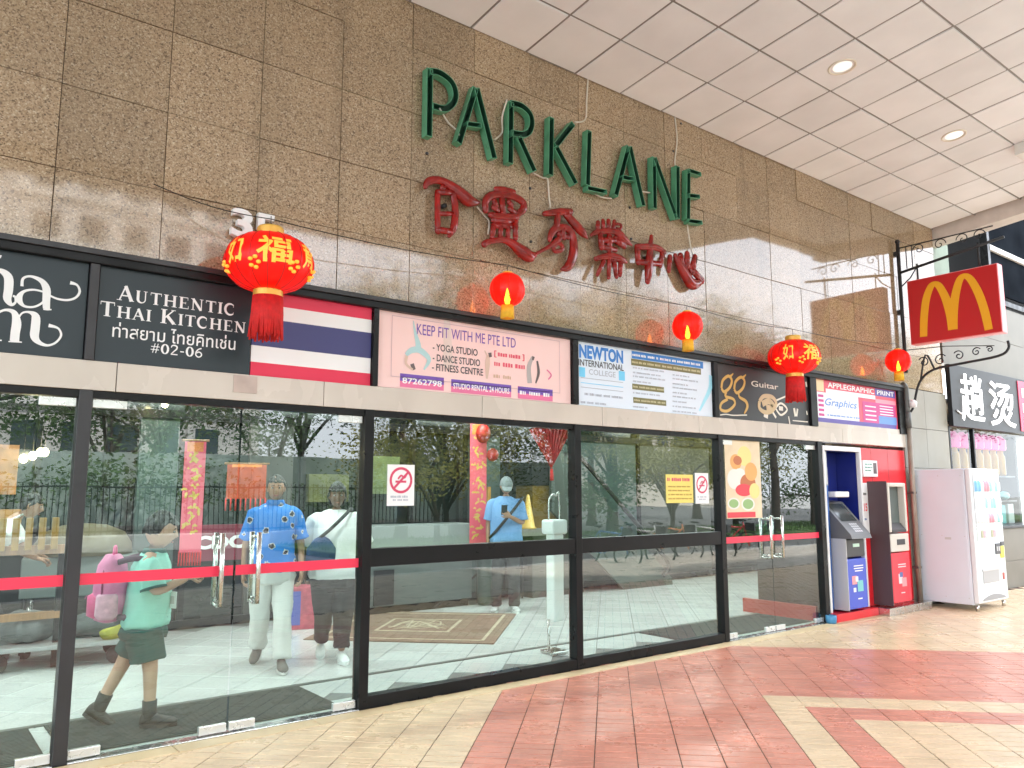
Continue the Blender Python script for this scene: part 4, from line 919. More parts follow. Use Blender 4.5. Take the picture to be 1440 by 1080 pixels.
# ---------------------------------------------------------------- cash machines in their bay
bay = thing("machine_bay", "recess beside the glass doors that holds the two cash machines", "bay", (9.95, .3, 0))
kid(MB().box(8.90, 8.925, -.02, .95, .0, ZL).build("bay_side", BLACK), bay)
kid(MB().box(8.926, 11.06, .34, .95, .0, ZL).build("bay_back", DARKMET), bay)
kid(MB().box(8.84, 8.898, .12, 1.15, .0, .17, bev=.004).build("red_plinth", M("plinth_red", (.34, .03, .02), .45)), bay)
NAVY = M("machine_blue", (.012, .022, .20), .3, var=.1); BLUEP = M("machine_bright_blue", (.02, .10, .36), .35); BLUEF = M("machine_front_blue", (.055, .095, .52), .35)
SILV = M("machine_silver", (.55, .55, .56), .35, .3); DARKP = M("machine_dark_plastic", (.05, .05, .055), .4); SCREEN = M("machine_screen", (.05, .06, .06), .12); MRED = M("machine_red", (.68, .012, .022), .28, var=.06); MREDF = M("machine_front_red", (.74, .035, .06), .35); MBRN = M("machine_side_brown", (.085, .055, .06), .4); CREAM = M("machine_cream", (.60, .56, .50), .4)
am = thing("cash_machine", "blue cash machine with white surround and sloping dark keypad console", "cash machine", (9.4, .1, 0))
sr = MB(); sr.box(8.93, 8.972, -.03, .03, .10, 2.09, bev=.01); sr.box(9.785, 9.825, -.03, .03, .10, 2.09, bev=.01); sr.box(8.973, 9.784, -.03, .03, 2.03, 2.088, bev=.006)
ln = MB(); ln.box(8.93, 8.968, .031, .32, .10, 2.09); ln.box(9.79, 9.825, .031, .32, .10, 2.09); ln.box(8.969, 9.789, .031, .32, 2.036, 2.088); kid(ln.build("bay_lining", NAVY), am)
kid(sr.build("white_surround", WHITE), am); kid(MB().box(8.974, 9.783, .30, .325, .10, 2.028).build("back_panel", NAVY), am)
kid(MB().box(9.09, 9.55, .285, .299, 1.60, 1.84, bev=.004).build("notice_panel", M("notice_grey", (.34, .33, .36), .4, var=.5, vscale=16)), am)
kid(MB().box(9.0, 9.085, .02, .299, 1.62, 2.02, bev=.004).build("lamp_strip", SILV), am)
kid(MB().box(8.985, 9.14, .05, .299, .12, 1.61, bev=.005).build("side_pillar", BLUEP), am)
for z, s in ((.90, "A"), (.80, "L")): kid(wall_text(s, 9.03, 9.10, z, z + .075, .047, SWHITE, None, "lettering"), am)
kid(MB().box(9.16, 9.605, -.13, .28, .13, .72, bev=.012).build("cabinet", BLUEF), am)
kid(MB().box(9.150, 9.160, -.135, .28, .12, .98).build("cabinet_side", SILV), am)
kid(MB().box(9.162, 9.602, -.12, .28, .74, .955, bev=.012).build("slot_module", DARKP), am)
kid(MB().box(9.33, 9.47, -.128, -.119, .86, .90).build("card_slot", M("slot_glow", (.55, .75, .62), .4)), am)
cn = MB(); f_ = lambda y, z, d: (9.148 + d * 1.0, y, z)
cn.prism([(-.22, .965), (-.20, 1.02), (.14, 1.40), (.28, 1.42), (.28, .965)], f_, .462); kid(cn.build("console", M("console_grey", (.12, .12, .125), .4)), am)
n1, n2 = Vector((0, .34, .38)).normalized(), Vector((0, -.38, .34)).normalized()
def con(u, v): p = Vector((0, -.20, 1.02)) + n1 * v + n2 * .004; return (9.148 + u, p.y, p.z)
sc_ = MB(); sc_.add([con(.05, .20), con(.41, .20), con(.41, .48), con(.05, .48)], [(0, 1, 2, 3)]); kid(sc_.build("screen", SCREEN), am)
kb_ = MB()
for i in range(4):
    for j in range(4): u, v = .16 + i * .045, .03 + j * .036; kb_.add([con(u, v), con(u + .034, v), con(u + .034, v + .026), con(u, v + .026)], [(0, 1, 2, 3)])
kid(kb_.build("keypad", SILV), am); kid(MB().box(9.18, 9.50, -.02, .28, 1.46, 1.53, bev=.012).build("light_hood", WHITE), am)
mb = MB(); rg = random.Random(5)
for k, (x, z, w, h, mi) in enumerate(((9.25, .42, .11, .10, 0), (9.37, .33, .13, .13, 1), (9.33, .45, .06, .06, 2), (9.27, .33, .06, .05, 2), (9.30, .60, .22, .012, 2), (9.30, .63, .22, .012, 2), (9.32, .57, .18, .012, 2), (9.36, .24, .1, .014, 2))): mb.add([(x, -.1325 - k * .0004, z), (x + w, -.1325 - k * .0004, z), (x + w, -.1325 - k * .0004, z + h), (x, -.1325 - k * .0004, z + h)], [(0, 1, 2, 3)], mi)
kid(stuff(mb.build("sticker", [M("sticker_pink", (.80, .30, .32), .45), M("sticker_green", (.18, .52, .52), .45), SWHITE])), am)
kid(MB().box(8.926, 9.90, -.10, .33, .0, .095, bev=.006).build("red_base", MRED), am)
rm = thing("cash_machine", "red cash machine with cream screen bezel next to the drainpipe", "cash machine", (10.4, 0, 0))
kid(MB().box(9.83, 11.035, .0, .33, .10, 2.09, bev=.004).build("red_wall_panel", MRED), rm)
for x in (10.12, 10.56): kid(MB().box(x, x + .004, -.0015, .0, 1.6, 2.09).build("panel_seam", MBRN), rm)
kid(MB().box(9.98, 9.992, -.25, .0, .12, 1.66).build("unit_side", MBRN), rm)
kid(MB().box(9.993, 10.46, -.255, .0, .15, .76, bev=.008).build("lower_door", MREDF), rm)
kid(MB().box(9.993, 10.46, -.262, .0, .775, 1.0, bev=.01).build("slot_module", CREAM), rm)
kid(MB().box(10.14, 10.34, -.27, -.262, .86, .93, bev=.003).build("cash_slot", DARKP), rm)
bz = MB(); bz.box(9.993, 10.04, -.262, .0, 1.02, 1.64, bev=.01); bz.box(10.41, 10.46, -.262, .0, 1.02, 1.64, bev=.01); bz.box(10.041, 10.409, -.262, .0, 1.59, 1.64, bev=.01)
kid(bz.build("screen_bezel", CREAM), rm); kid(MB().box(10.042, 10.408, -.18, -.02, 1.02, 1.588).build("screen", M("dim_screen", (.10, .125, .12), .15)), rm)
k2 = MB(); k2.prism([(-.262, 1.015), (-.262, 1.05), (-.19, 1.13), (-.19, 1.015)], lambda y, z, d: (10.05 + d, y, z), .35); kid(k2.build("keypad", DARKP), rm)
kid(MB().box(9.835, 9.975, -.004, .0, 1.0, 1.64, bev=.001).build("notice_strip", SWHITE), rm)
kid(wall_text("15", 9.862, 9.945, 1.28, 1.38, -.0055, MREDF, None, "lettering", bold=.03), rm); greek(9.86, 9.95, 1.50, .05, -.0055, DARKP, rm); greek(9.86, 9.95, 1.18, .04, -.0055, BLUEP, rm)
nb = MB().box(9.86, 10.22, -.03, .0, 1.72, 1.93, bev=.006); kid(nb.build("notice_box", WHITE), rm)
for z in (1.88, 1.84, 1.80): greek(9.90, 10.08, z, .03, -.0315, M("ink_green", (.05, .28, .18), .5), rm)
kid(MB().box(10.11, 10.19, -.033, -.0301, 1.76, 1.90).build("dark_badge", MBRN), rm)
mb = MB()
for k, (x, z, w, h, mi) in enumerate(((10.14, .38, .10, .12, 0), (10.22, .34, .12, .11, 1), (10.17, .46, .08, .06, 2), (10.14, .58, .2, .012, 0), (10.14, .61, .2, .012, 0), (10.18, .26, .1, .012, 0))): mb.add([(x, -.2565 - k * .0004, z), (x + w, -.2565 - k * .0004, z), (x + w, -.2565 - k * .0004, z + h), (x, -.2565 - k * .0004, z + h)], [(0, 1, 2, 3)], mi)
kid(stuff(mb.build("sticker", [M("sticker_pale", (.72, .62, .64), .45), M("sticker_pink", (.8, .3, .32), .45), M("sticker_navy", (.10, .14, .34), .45)])), rm)
kid(MB().box(9.903, 11.03, -.24, .33, .0, .095, bev=.004).build("metal_plinth", STEEL), rm)
tag(MB().lathe([(.055, 0), (.06, .03), (.062, .09), (.05, .095), (.045, .03), (.001, .03)], c=(8.84, -.075, .004), n=18).build("blue_cup", M("cup_blue", (.05, .22, .42), .4)), "small blue cup left at the foot of the door post by the blue cash machine", "cup")
# ---------------------------------------------------------------- drinks vending machine
vm = thing("vending_machine", "white drinks vending machine standing on the tiles before the next shop", "vending machine", (11.63, -.38, 0))
VX0, VX1, VY0, VY1 = 11.17, 12.09, -.70, -.03
VW = M("vending_white", (.66, .705, .775), .34, var=.04, vscale=2); VF = M("vending_front", (.70, .74, .76), .28)
kid(MB().box(VX0, VX1, VY0, VY1, .075, 1.83, bev=.010).build("body", VW), vm)
kid(MB().box(VX0, VX1, VY0 - .07, VY0 - .004, .10, 1.835, bev=.012).build("front_door", VF), vm)
for x in (VX0 + .05, VX1 - .05):
    for y in (VY0 - .02, VY1 - .06): kid(MB().tube([(x, y, 0), (x, y, .076)], .022, 10).build("foot", STEEL), vm)
YF = VY0 - .071
def vbox(n, mt, x0, x1, z0, z1, d=.004, bev=0): return kid(MB().box(VX0 + x0, VX0 + x1, YF - d, YF + .012, z0, z1, bev=bev).build(n, mt), vm)
vbox("display_back", M("display_white", (.80, .87, .88), .3, emit=(.9, 1, 1), es=.22), .08, .86, 1.10, 1.76, .002)
for x0, x1, z0, z1 in ((.06, .88, 1.76, 1.785), (.06, .88, 1.075, 1.10), (.06, .082, 1.10, 1.76), (.858, .88, 1.10, 1.76)): vbox("display_trim", SILV, x0, x1, z0, z1, .010)
VC = [M("can_blue", (.25, .52, .78), .3), M("can_pink", (.80, .35, .42), .3), M("can_white", (.80, .80, .82), .3), M("can_teal", (.40, .72, .70), .3), M("can_red", (.70, .12, .14), .3)]
rg = random.Random(2)
for r_, z in enumerate((1.54, 1.32, 1.13)):
    vbox("display_shelf", SILV, .083, .857, z - .018, z - .012, .008)
    for k in range(9):
        x = VX0 + .125 + k * .087; mi = (0, 0, 2, 1, 1, 3, 2, 3, 2)[k] if r_ == 0 else rg.choice((2, 2, 3, 1, 2)); h = .15 if r_ < 2 else .12
        kid(MB().lathe([(.022, 0), (.030, .008), (.030, h * .78), (.018, h * .9), (.016, h), (.001, h)], c=(x, YF - .008, z - .012), n=12).build("drink_sample", VC[mi]), vm)
vbox("button_panel", M("panel_grey", (.50, .53, .52), .4), .07, .80, .885, 1.06, .006, .002)
for k in range(8): vbox("button", [VC[2], M("btn_olive", (.35, .36, .22), .4), VC[1], VC[2]][k % 4], .11 + k * .078, .16 + k * .078, .93, 1.02, .012, .002)
vbox("lower_panel", VF, .06, .58, .56, .855, .006, .004)
vbox("coin_panel", DARKP, .60, .76, .70, .84, .010, .003); vbox("warning_sticker", M("sticker_yellow", (.85, .68, .05), .4), .755, .87, .645, .80, .009); vbox("bill_slot", DARKP, .78, .88, .805, .86, .011, .003)
for x in (.63, .69): vbox("coin_slot", SILV, x, x + .03, .74, .80, .014)
vbox("dispense_flap", M("flap_grey", (.34, .34, .35), .3), .16, .66, .345, .50, .006, .003); vbox("flap_rim", SILV, .14, .68, .50, .53, .014, .003); vbox("return_cup", M("return_red", (.50, .12, .10), .4), .78, .83, .36, .45, .010, .003)
ar = MB(); pts = [(VX0 + .10 + .72 * k / 12, .145 + .05 * math.sin(math.pi * k / 12)) for k in range(13)]
ar.add([(x, YF - .003, z) for x, z in pts] + [(VX0 + .82, YF - .003, .125), (VX0 + .10, YF - .003, .125)], [tuple(range(15))]); kid(ar.build("kick_grille", M("grille_grey", (.25, .25, .26), .4)), vm)
kid(MB().box(VX0 - .004, VX0 - .0005, VY0 + .03, VY1 - .05, .13, 1.77, bev=.001).build("side_sheet", VW), vm)
for y in (VY0 + .05, (VY0 + VY1) / 2, VY1 - .07):
    for z in (.16, .95, 1.74): kid(MB().tube([(VX0 - .008, y, z), (VX0 - .003, y, z)], .007, 8).build("screw_head", SILV), vm)
kid(MB().box(VX0 - .006, VX0 - .0042, VY0 + .22, VY0 + .30, .90, .93).build("side_label", M("panel_grey", (.50, .53, .52), .4)), vm)
# ---------------------------------------------------------------- the neighbouring eatery and the building above it
EATG = glass_mat("eatery_glass", (.93, .96, .95), 1.28); EATST = M("eatery_stone", (.19, .175, .145), .45, spec=.25, var=.12, vscale=2.0); ns = thing("eatery", "lit eatery shopfront with black sign at the far right of the arcade", "shopfront", (14.6, .2, 0))
kid(MB().box(12.45, 18, .0, .35, .0, .42, bev=.003).build("wall_panel", EATST), ns); kid(MB().box(12.45, 18, .0, .35, .424, .94, bev=.003).build("wall_panel", EATST), ns)
kid(MB().box(12.45, 18, -.03, .35, .943, .985, bev=.004).build("window_sill", BLACK), ns)
for x in (12.46, 13.30, 15.6): kid(MB().box(x, x + .05, .0, .08, .987, 2.50, bev=.003).build("window_frame", BLACK), ns)
for a, b_ in ((12.512, 13.298), (13.352, 15.598), (15.652, 18)): kid(MB().box(a, b_, .03, .04, .987, 2.5).build("glass_pane", EATG), ns)
kid(MB().box(12.45, 18, .001, .35, 3.46, 4.05, bev=.003).build("fascia_panel", EATST), ns); kid(MB().box(12.45, 18, .001, .35, 4.054, 4.66, bev=.003).build("fascia_panel", EATST), ns)
kid(MB().box(12.45, 18, 1.9, 2.0, 0, 2.6).build("rear_wall", M("rear_warm", (.20, .14, .09), .8, var=.3)), ns)
kid(MB().box(12.45, 18, .36, 2.0, 2.52, 2.6).build("shop_ceiling", M("rear_warm2", (.25, .2, .15), .8)), ns); kid(MB().box(12.45, 18, .36, 1.9, -.01, .0).build("shop_floor", M("rear_warm2", (.25, .2, .15), .8)), ns)
kid(MB().box(13.6, 15.4, .8, 1.1, 2.49, 2.519).build("lit_panel", M("shop_lamp", (1, .95, .85), .5, emit=(1, .93, .82), es=.9)), ns)
es_ = thing("eatery_sign", "black eatery sign with thick white lit Chinese characters and a red strip", "sign", (14.4, -.05, 2.5))
kid(MB().box(12.47, 18, -.07, .0, 2.5, 3.44, bev=.004).build("panel", M("eatery_black", (.016, .017, .019), .4, var=.3, vscale=2, spec=.25)), es_)
LITW = M("lit_white", (.85, .85, .85), .4, emit=(1, 1, 1), es=.42)
a = W(1349, 526, -.08); b_ = W(1384, 594, -.08); kid(wall_text("趟", a.x - .02, b_.x + .02, 2.60, 3.33, -.088, LITW, None, "character", extrude=.006, bold=.006), es_)
a = W(1390, 540, -.08); b_ = W(1426, 594, -.08); kid(wall_text("烫", a.x - .02, b_.x + .05, 2.58, 3.30, -.088, LITW, None, "character", extrude=.006, bold=.006), es_)
kid(MB().box(15.02, 15.72, -.082, -.071, 2.54, 3.40).build("red_strip", M("strip_red", (.62, .03, .10), .4)), es_)
for k, z in enumerate((3.18, 2.92, 2.66)): kid(MB().box(15.15, 15.58, -.086, -.083, z - .06, z + .10).build("strip_mark", SWHITE), es_)
kid(MB().tube(smooth_pts([(12.6, -.08, 2.74), (12.75, -.08, 2.70), (12.95, -.08, 2.72), (13.05, -.08, 2.80)], 4), .012, 6).build("logo_stroke", SWHITE), es_)
# display in the eatery window
TUB = [M("neon_pink", (.62, .07, .32), .35, emit=(1, .15, .5), es=.06), M("amber_glass", (.42, .22, .03), .25), M("teal_carton", (.14, .42, .44), .45), M("pale_carton", (.40, .44, .44), .45)]
k = 0
for x in (13.55, 13.85, 14.15, 14.45, 14.75, 15.05, 15.35):
    m = MB(); m.lathe([(.06, 1.80), (.07, 1.83), (.07, 2.13), (.045, 2.19), (.045, 2.24)], c=(x, .40, 0), n=14, mi=0); m.lathe([(.085, 2.24), (.10, 2.27), (.10, 2.42), (.03, 2.50)], c=(x, .40, 0), n=14, mi=1)
    tag(m.build("drink_jar", [TUB[1], TUB[0]]), "amber jar with a pink cap on the eatery window shelf", "jar", "jars in the eatery window")
sh = MB().box(13.36, 15.58, .28, .52, 1.775, 1.798); tag(sh.build("window_shelf", DARKMET), "dark shelf carrying amber jars in the eatery window", "shelf")
tag(MB().box(13.36, 15.58, .28, .52, 1.36, 1.383).build("window_shelf", DARKMET), "dark lower shelf in the eatery window, empty in the middle", "shelf")
for q, x in enumerate((13.6, 13.95, 14.3, 14.65, 15.0, 15.35)):
    tag(MB().box(x - .12, x + .12, .30, .50, .99, 1.28 + .02 * (q % 3), bev=.01).build("carton", [TUB[2], TUB[3]][q % 2] if q != 3 else TUB[2]), "teal or pale carton standing on the eatery window sill", "carton", "cartons on the eatery sill")
    if q % 2: tag(MB().ell((x, .40, 1.46), .13, .09, .075, 14, 8).build("bowl", TUB[2]), "teal rounded bowl on the lower eatery shelf", "bowl", "teal bowls in the eatery window")
pl = thing("potted_plant", "dark leafy plant behind the eatery window beside the pier", "plant", (12.92, .55, 0)); lf = MB(); rg = random.Random(4)
for k in range(420):
    c = Vector((rg.gauss(0, .15), rg.gauss(0, .13), rg.uniform(.9, 2.4))); a = rg.uniform(0, 6.28); d = Vector((math.cos(a), math.sin(a), rg.uniform(-.6, .5))) * rg.uniform(.06, .13); s_ = Vector((-d.y, d.x, 0)).normalized() * .022
    lf.add([c, c + d * .5 + s_, c + d, c + d * .5 - s_], [(0, 1, 2, 3)])
LEAF = M("leaf_dark", (.045, .085, .025), .5, var=.5, vscale=4, transl=.25)
lf.build("foliage", LEAF, pl); MB().tube([(0, 0, .3), (.02, 0, 1.2), (0, .02, 2.2)], .018, 8).build("stem", M("bark", (.10, .07, .045), .9), pl); MB().lathe([(.12, 0), (.17, .36), (.15, .36), (.14, .3), (.001, .3)], n=20).build("pot", M("pot_dark", (.06, .055, .05), .6), pl)
# upper storeys at the right
ub = thing("upper_building", "upper floors at the right with dark windows and pale green column", "building", (15, .6, 4.7))
kid(MB().box(12.45, 22, .9, 1.0, 4.66, 12).build("rear_wall", M("dark_recess", (.06, .062, .062), .6)), ub)
kid(MB().box(12.46, 13.15, .10, .80, 4.662, 12, bev=.01).build("green_column", M("pale_green_paint", (.24, .30, .23), .6, var=.1)), ub)
DG = M("dark_window", (.016, .019, .024), .3, var=.5, vscale=1.2, spec=0.0)
kid(MB().box(14.45, 22, .02, .06, 4.9, 12).build("window", DG), ub)
for x in (14.40, 16.6, 18.8): kid(MB().box(x, x + .10, -.02, .10, 4.662, 12, bev=.004).build("window_mullion", BLACK), ub)
for z in (4.70, 5.62, 7.3): kid(MB().box(14.50, 22, -.03, .018, z, z + .09, bev=.004).build("window_rail", OFFWH if z == 5.62 else BLACK), ub)
# ---------------------------------------------------------------- lobby behind the glass
lob = MB().add([(-6, .03, -.005), (16, .03, -.005), (16, 4.6, -.005), (-6, 4.6, -.005)], [(0, 1, 2, 3)]).build("lobby_floor", DGROUT); structure(lob)
LT = .40; m = MB(); m.box(-LT / 2 + .0035, LT / 2 - .0035, -LT / 2 + .0035, LT / 2 - .0035, -.012, 0, bev=.002); lme = m.data("floor_tile", LOBBYT)
n = 0; restl = MB()
for i in range(-22, 50):
    for j in range(-22, 50):
        x, y = UV((i + .5) * LT, (j + .5) * LT)
        if not (-5.5 < x < 15.5 and .34 < y < 4.2): continue
        if vis(x, y) > 0 and n < 296: link("floor_tile", lme, lob, (x, y, random.uniform(-.0006, .0006)), rad(-45)); n += 1
        else:
            c = .7071; h = LT / 2 - .003; q = [(x + c * (a + b), y + c * (b - a)) for a, b in ((-h, -h), (h, -h), (h, h), (-h, h))]; restl.add([(a, b, -.001) for a, b in q], [(0, 1, 2, 3)])
stuff(restl.build("floor_field", LOBBYT, lob))
MB().box(-6, 16, .035, .33, -.004, .0).build("threshold_slab", M("threshold", (.55, .60, .58), .3, var=.06), lob)
MB().box(-6, 8.84, .90, .955, -.012, .006).build("floor_strip", M("floor_strip", (.07, .085, .08), .5), lob)
MATG = M("mat_green", (.022, .032, .032), .9, var=.3, vscale=12, bump=.5, bscale=120)
def mat_(x0, x1, y0, y1, lab):
    t = thing("door_mat", lab, "mat", ((x0 + x1) / 2, (y0 + y1) / 2, .0)); kid(MB().box(x0, x1, y0, y1, .002, .010, bev=.003).build("backing", MATG), t); m = MB(); y = y0 + .02
    while y < y1 - .03: m.box(x0 + .02, x1 - .02, y, y + .016, .010, .016); y += .030
    kid(stuff(m.build("rib_field", M("mat_rib", (.038, .052, .052), .85, var=.25, vscale=10))), t)
mat_(-.95, .86, .12, .89, "dark green ribbed mat inside the door at the left edge"); mat_(.95, 2.70, .12, .89, "dark green ribbed mat inside the glass double door where the schoolboy walks"); mat_(6.6, 8.78, .14, .88, "dark grey ribbed mat inside the double doors by the blue cash machine")
rt = thing("rug", "square brown rug with pale inner border lying diagonal on lobby tiles", "rug", (*UV(5.45, 1.57), .0), rad(-45))
MB().box(-1.0, 1.0, -1.0, 1.0, .002, .012, bev=.004).build("pile", M("rug_brown", (.22, .145, .105), .95, var=.25, vscale=8, bump=.5, bscale=150), rt)
m = MB(); RB = M("rug_border", (.46, .38, .28), .95, var=.2, vscale=10)
for a in (.88, .42):
    for q in ((-a, a, -a, -a + .035), (-a, a, a - .035, a), (-a, -a + .035, -a + .036, a - .036), (a - .035, a, -a + .036, a - .036)): m.box(*q, .0122, .0145)
m.build("border_band", RB, rt); m = MB(); rg = random.Random(8)
for k in range(14): m.tube(smooth_pts([(rg.uniform(-.34, .34), rg.uniform(-.34, .34), .013) for _ in range(3)], 4), .012, 5, flat=(2, .2))
m.build("rug_motif", RB, rt)
# shell of the lobby
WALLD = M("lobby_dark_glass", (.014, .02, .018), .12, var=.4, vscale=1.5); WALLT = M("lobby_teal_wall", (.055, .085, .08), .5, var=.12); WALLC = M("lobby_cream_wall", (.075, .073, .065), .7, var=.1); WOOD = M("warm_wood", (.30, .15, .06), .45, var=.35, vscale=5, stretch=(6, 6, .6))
lw = thing("lobby_wall", "rear lobby wall of dark shop windows and pale panels behind the glass", "wall", (4, 4.3, 0))
def lb(n, mt, x0, x1, y0, y1, z0, z1, bev=0): return kid(MB().box(x0, x1, y0, y1, z0, z1, bev=bev).build(n, mt), lw)
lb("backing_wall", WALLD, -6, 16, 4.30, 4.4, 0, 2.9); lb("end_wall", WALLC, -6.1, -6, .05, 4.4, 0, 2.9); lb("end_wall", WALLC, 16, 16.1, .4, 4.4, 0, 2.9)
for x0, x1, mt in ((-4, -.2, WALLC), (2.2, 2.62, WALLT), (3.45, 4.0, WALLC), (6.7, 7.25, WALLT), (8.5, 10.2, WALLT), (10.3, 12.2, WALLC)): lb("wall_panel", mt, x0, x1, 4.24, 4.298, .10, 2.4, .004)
for x in (-.1, .55, 1.2, 1.85, 2.7, 4.1, 4.9, 5.7, 6.5, 7.4, 7.9, 10.23): lb("window_frame", BLACK, x, x + .06, 4.22, 4.299, 0, 2.6)
for z in (.0, 2.35): lb("window_rail", BLACK, -.2, 12.4, 4.19, 4.22, z, z + .10)
lb("skirting", BLACK, 7.5, 14, 4.17, 4.189, 0, .10)
for q, (x, z, w, h, c) in enumerate(((.70, 1.5, .35, .5, (.30, .13, .04)), (.72, 1.05, .4, .3, (.4, .2, .06)), (4.2, 1.4, .55, .35, (.13, .13, .04)), (5.0, 1.5, .5, .5, (.14, .18, .07)), (7.0, 1.1, .05, .5, (.6, .3, .05)))): lb("window_display", M("disp%d" % q, c, .5, var=.5, vscale=7), x, x + w, 4.20, 4.299, z, z + h)
lc = thing("lobby_ceiling", "plain lobby ceiling with added lit panels behind the glass", "ceiling", (4, 2, 2.9)); kid(MB().box(-6, 16, .13, 4.4, 2.88, 2.95).build("ceiling_slab", OFFWH), lc)
PANEL = M("added_lobby_lamp", (1, 1, 1), .5, emit=(.93, 1, .97), es=6.4)  # unseen glowing panels, added to brighten the lobby
for k, x in enumerate((-2.2, .4, 3.0, 5.6, 8.2, 10.8, 13.2)):
    for y in (1.25, 3.1):
        t = thing("added_ceiling_lamp", "unseen white panel lamp added to light the lobby", "ceiling light", (x, y, 2.86), 0, "panel lamps added in the lobby ceiling"); MB().box(-.62, .62, -.17, .17, 0, .018, bev=.002).build("frame", OFFWH, t); MB().box(-.59, .59, -.14, .14, -.004, -.0005).build("diffuser", PANEL, t)
WB = M("warm_bulb", (1, .9, .7), .5, emit=(1, .80, .45), es=8)
for k, (px, py) in enumerate(((33, 645), (46, 641), (57, 636), (63, 636), (232, 568), (248, 564))):
    p = W(px, py, 3.7); t = thing("bulb_lamp", "small bare warm bulb hanging inside the shop behind the left doors", "lamp", p, 0, "warm bulbs behind the left doors"); MB().ell((0, 0, 0), .035, .035, .042, 12, 8).build("bulb", WB, t); MB().tube([(0, 0, .04), (0, 0, 2.86 - p.z)], .004, 5).build("flex", BLACK, t)
# new-year hangings
BAN = M("banner_red", (.40, .004, .006), .6, var=.12); BGOLD = M("brush_gold", (.68, .45, .10), .45, var=.2)
def couplet(label, x, y, z0, z1, w, seed, tone=BAN):
    t = thing("hanging_banner", label, "banner", (x, y, z0), rad(-20)); MB().box(-w / 2, w / 2, -.006, .006, 0, z1 - z0).build("cloth", tone, t)
    MB().tube([(-w / 2 - .03, 0, z1 - z0), (w / 2 + .03, 0, z1 - z0)], .012, 8).build("top_rod", WOOD, t); rg = random.Random(seed); m = MB(); k = 0; z = z1 - z0 - w * .7
    while z > w * .35:
        for _ in range(9):
            a = (rg.uniform(-.3, .3) * w, z + rg.uniform(-.3, .3) * w); b = (a[0] + rg.uniform(-.32, .32) * w, a[1] + rg.choice((-.3, 0, .0, -.15)) * w); ribbon(m, [a, ((a[0] + b[0]) / 2, (a[1] + b[1]) / 2 + .012), b], [.012, .028, .018], -.0075)
        z -= w * .92
    m.build("brush_mark", BGOLD, t); MB().box(-w * .38, w * .38, -.0085, -.0062, (z1 - z0) * .90, (z1 - z0) * .985).build("orange_crest", M("crest_orange", (.75, .22, .05), .5, var=.3, vscale=20), t)
    m = MB()
    for q in range(9): m.tube([(-w / 2 + w * q / 8, 0, .01), (-w / 2 + w * q / 8, 0, -.13)], .008, 5)
    m.build("fringe", FRING, t); return t
couplet("long red new year banner with gold brush marks, near the double door handles", 2.44, 3.0, .93, 2.04, .20, 3)
couplet("red and gold new year banner behind the person in the pale blue shirt", 6.28, 3.45, .80, 2.46, .23, 6)
couplet("small red and orange paper sign hanging above the man in the blue shirt", 3.19, 3.6, 1.45, 1.84, .42, 9, M("banner_orange", (.40, .06, .02), .6, var=.3, vscale=10))
fa = thing("festive_fan", "red folded fan decoration hanging point down in the lobby", "decoration", (7.2, 3.0, 1.84), rad(-25)); m = MB()
for k in range(11):
    a = rad(62 + 56 * k / 10); a2 = rad(62 + 56 * (k + .5) / 10); L = .62
    m.add([(0, .012, 0), (L * math.cos(a), -.012, L * math.sin(a)), (L * math.cos(a2), .012, L * math.sin(a2))], [(0, 1, 2)], 0)
    if k < 10: a3 = rad(62 + 56 * (k + 1) / 10); m.add([(0, .012, 0), (L * math.cos(a2), .012, L * math.sin(a2)), (L * math.cos(a3), -.012, L * math.sin(a3))], [(0, 1, 2)], 0)
m.build("pleated_paper", M("fan_red", (.36, .006, .008), .5, var=.5, vscale=14), fa); MB().tube([(0, 0, .6), (0, 0, 1.03)], .004, 5).build("string", BLACK, fa); m = MB()
for k in range(8): m.tube([(.012 * math.cos(k), .012 * math.sin(k), 0), (.02 * math.cos(k), .02 * math.sin(k), -.16)], .007, 5)
m.build("tassel", FRING, fa)
sl = thing("small_lantern", "pair of red paper balls on top of the gold banner in the lobby", "lantern", (6.25, 3.3, 2.30)); MB().ell((0, 0, 0), .10, .10, .13, 14, 10).build("paper_ball", M("fan_red", (.36, .006, .008), .5), sl); MB().ell((.16, 0, -.28), .08, .08, .09, 14, 10).build("paper_ball", M("fan_red", (.36, .006, .008), .5), sl); MB().tube([(0, 0, .1), (0, 0, .57)], .004, 5).build("string", BLACK, sl)
cdb = thing("wall_sign", "maroon sign with white letters CDC behind the double door handles", "sign", (3.05, 3.9, .95)); MB().box(-.36, .30, 0, .03, -.19, .21, bev=.004).build("panel", M("maroon_panel", (.20, .03, .055), .5), cdb)
wt = wall_text("CDC", -.30, .26, -.06, .09, -.003, SWHITE, cdb, bold=.05)
# furniture of the lobby
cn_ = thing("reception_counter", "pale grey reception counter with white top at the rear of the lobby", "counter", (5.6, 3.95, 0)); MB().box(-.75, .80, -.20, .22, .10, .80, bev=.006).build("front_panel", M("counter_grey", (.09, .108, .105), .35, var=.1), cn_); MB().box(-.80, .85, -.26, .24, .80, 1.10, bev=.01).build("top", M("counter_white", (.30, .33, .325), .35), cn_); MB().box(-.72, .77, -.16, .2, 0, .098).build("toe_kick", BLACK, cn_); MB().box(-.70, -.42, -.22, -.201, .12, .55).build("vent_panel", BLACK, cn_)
bn = thing("litter_bin", "dark green litter bin with flared rim beside the reception counter", "bin", (6.62, 3.7, 0)); MB().lathe([(.12, 0), (.13, .02), (.15, .80), (.12, .8), (.11, .05), (.001, .05)], n=20).build("bin_body", M("bin_green", (.025, .05, .04), .45), bn); MB().lathe([(.15, .78), (.185, .84), (.18, .95), (.15, .96), (.13, .86)], n=20, cap=False).build("rim", M("bin_green", (.025, .05, .04), .45), bn)
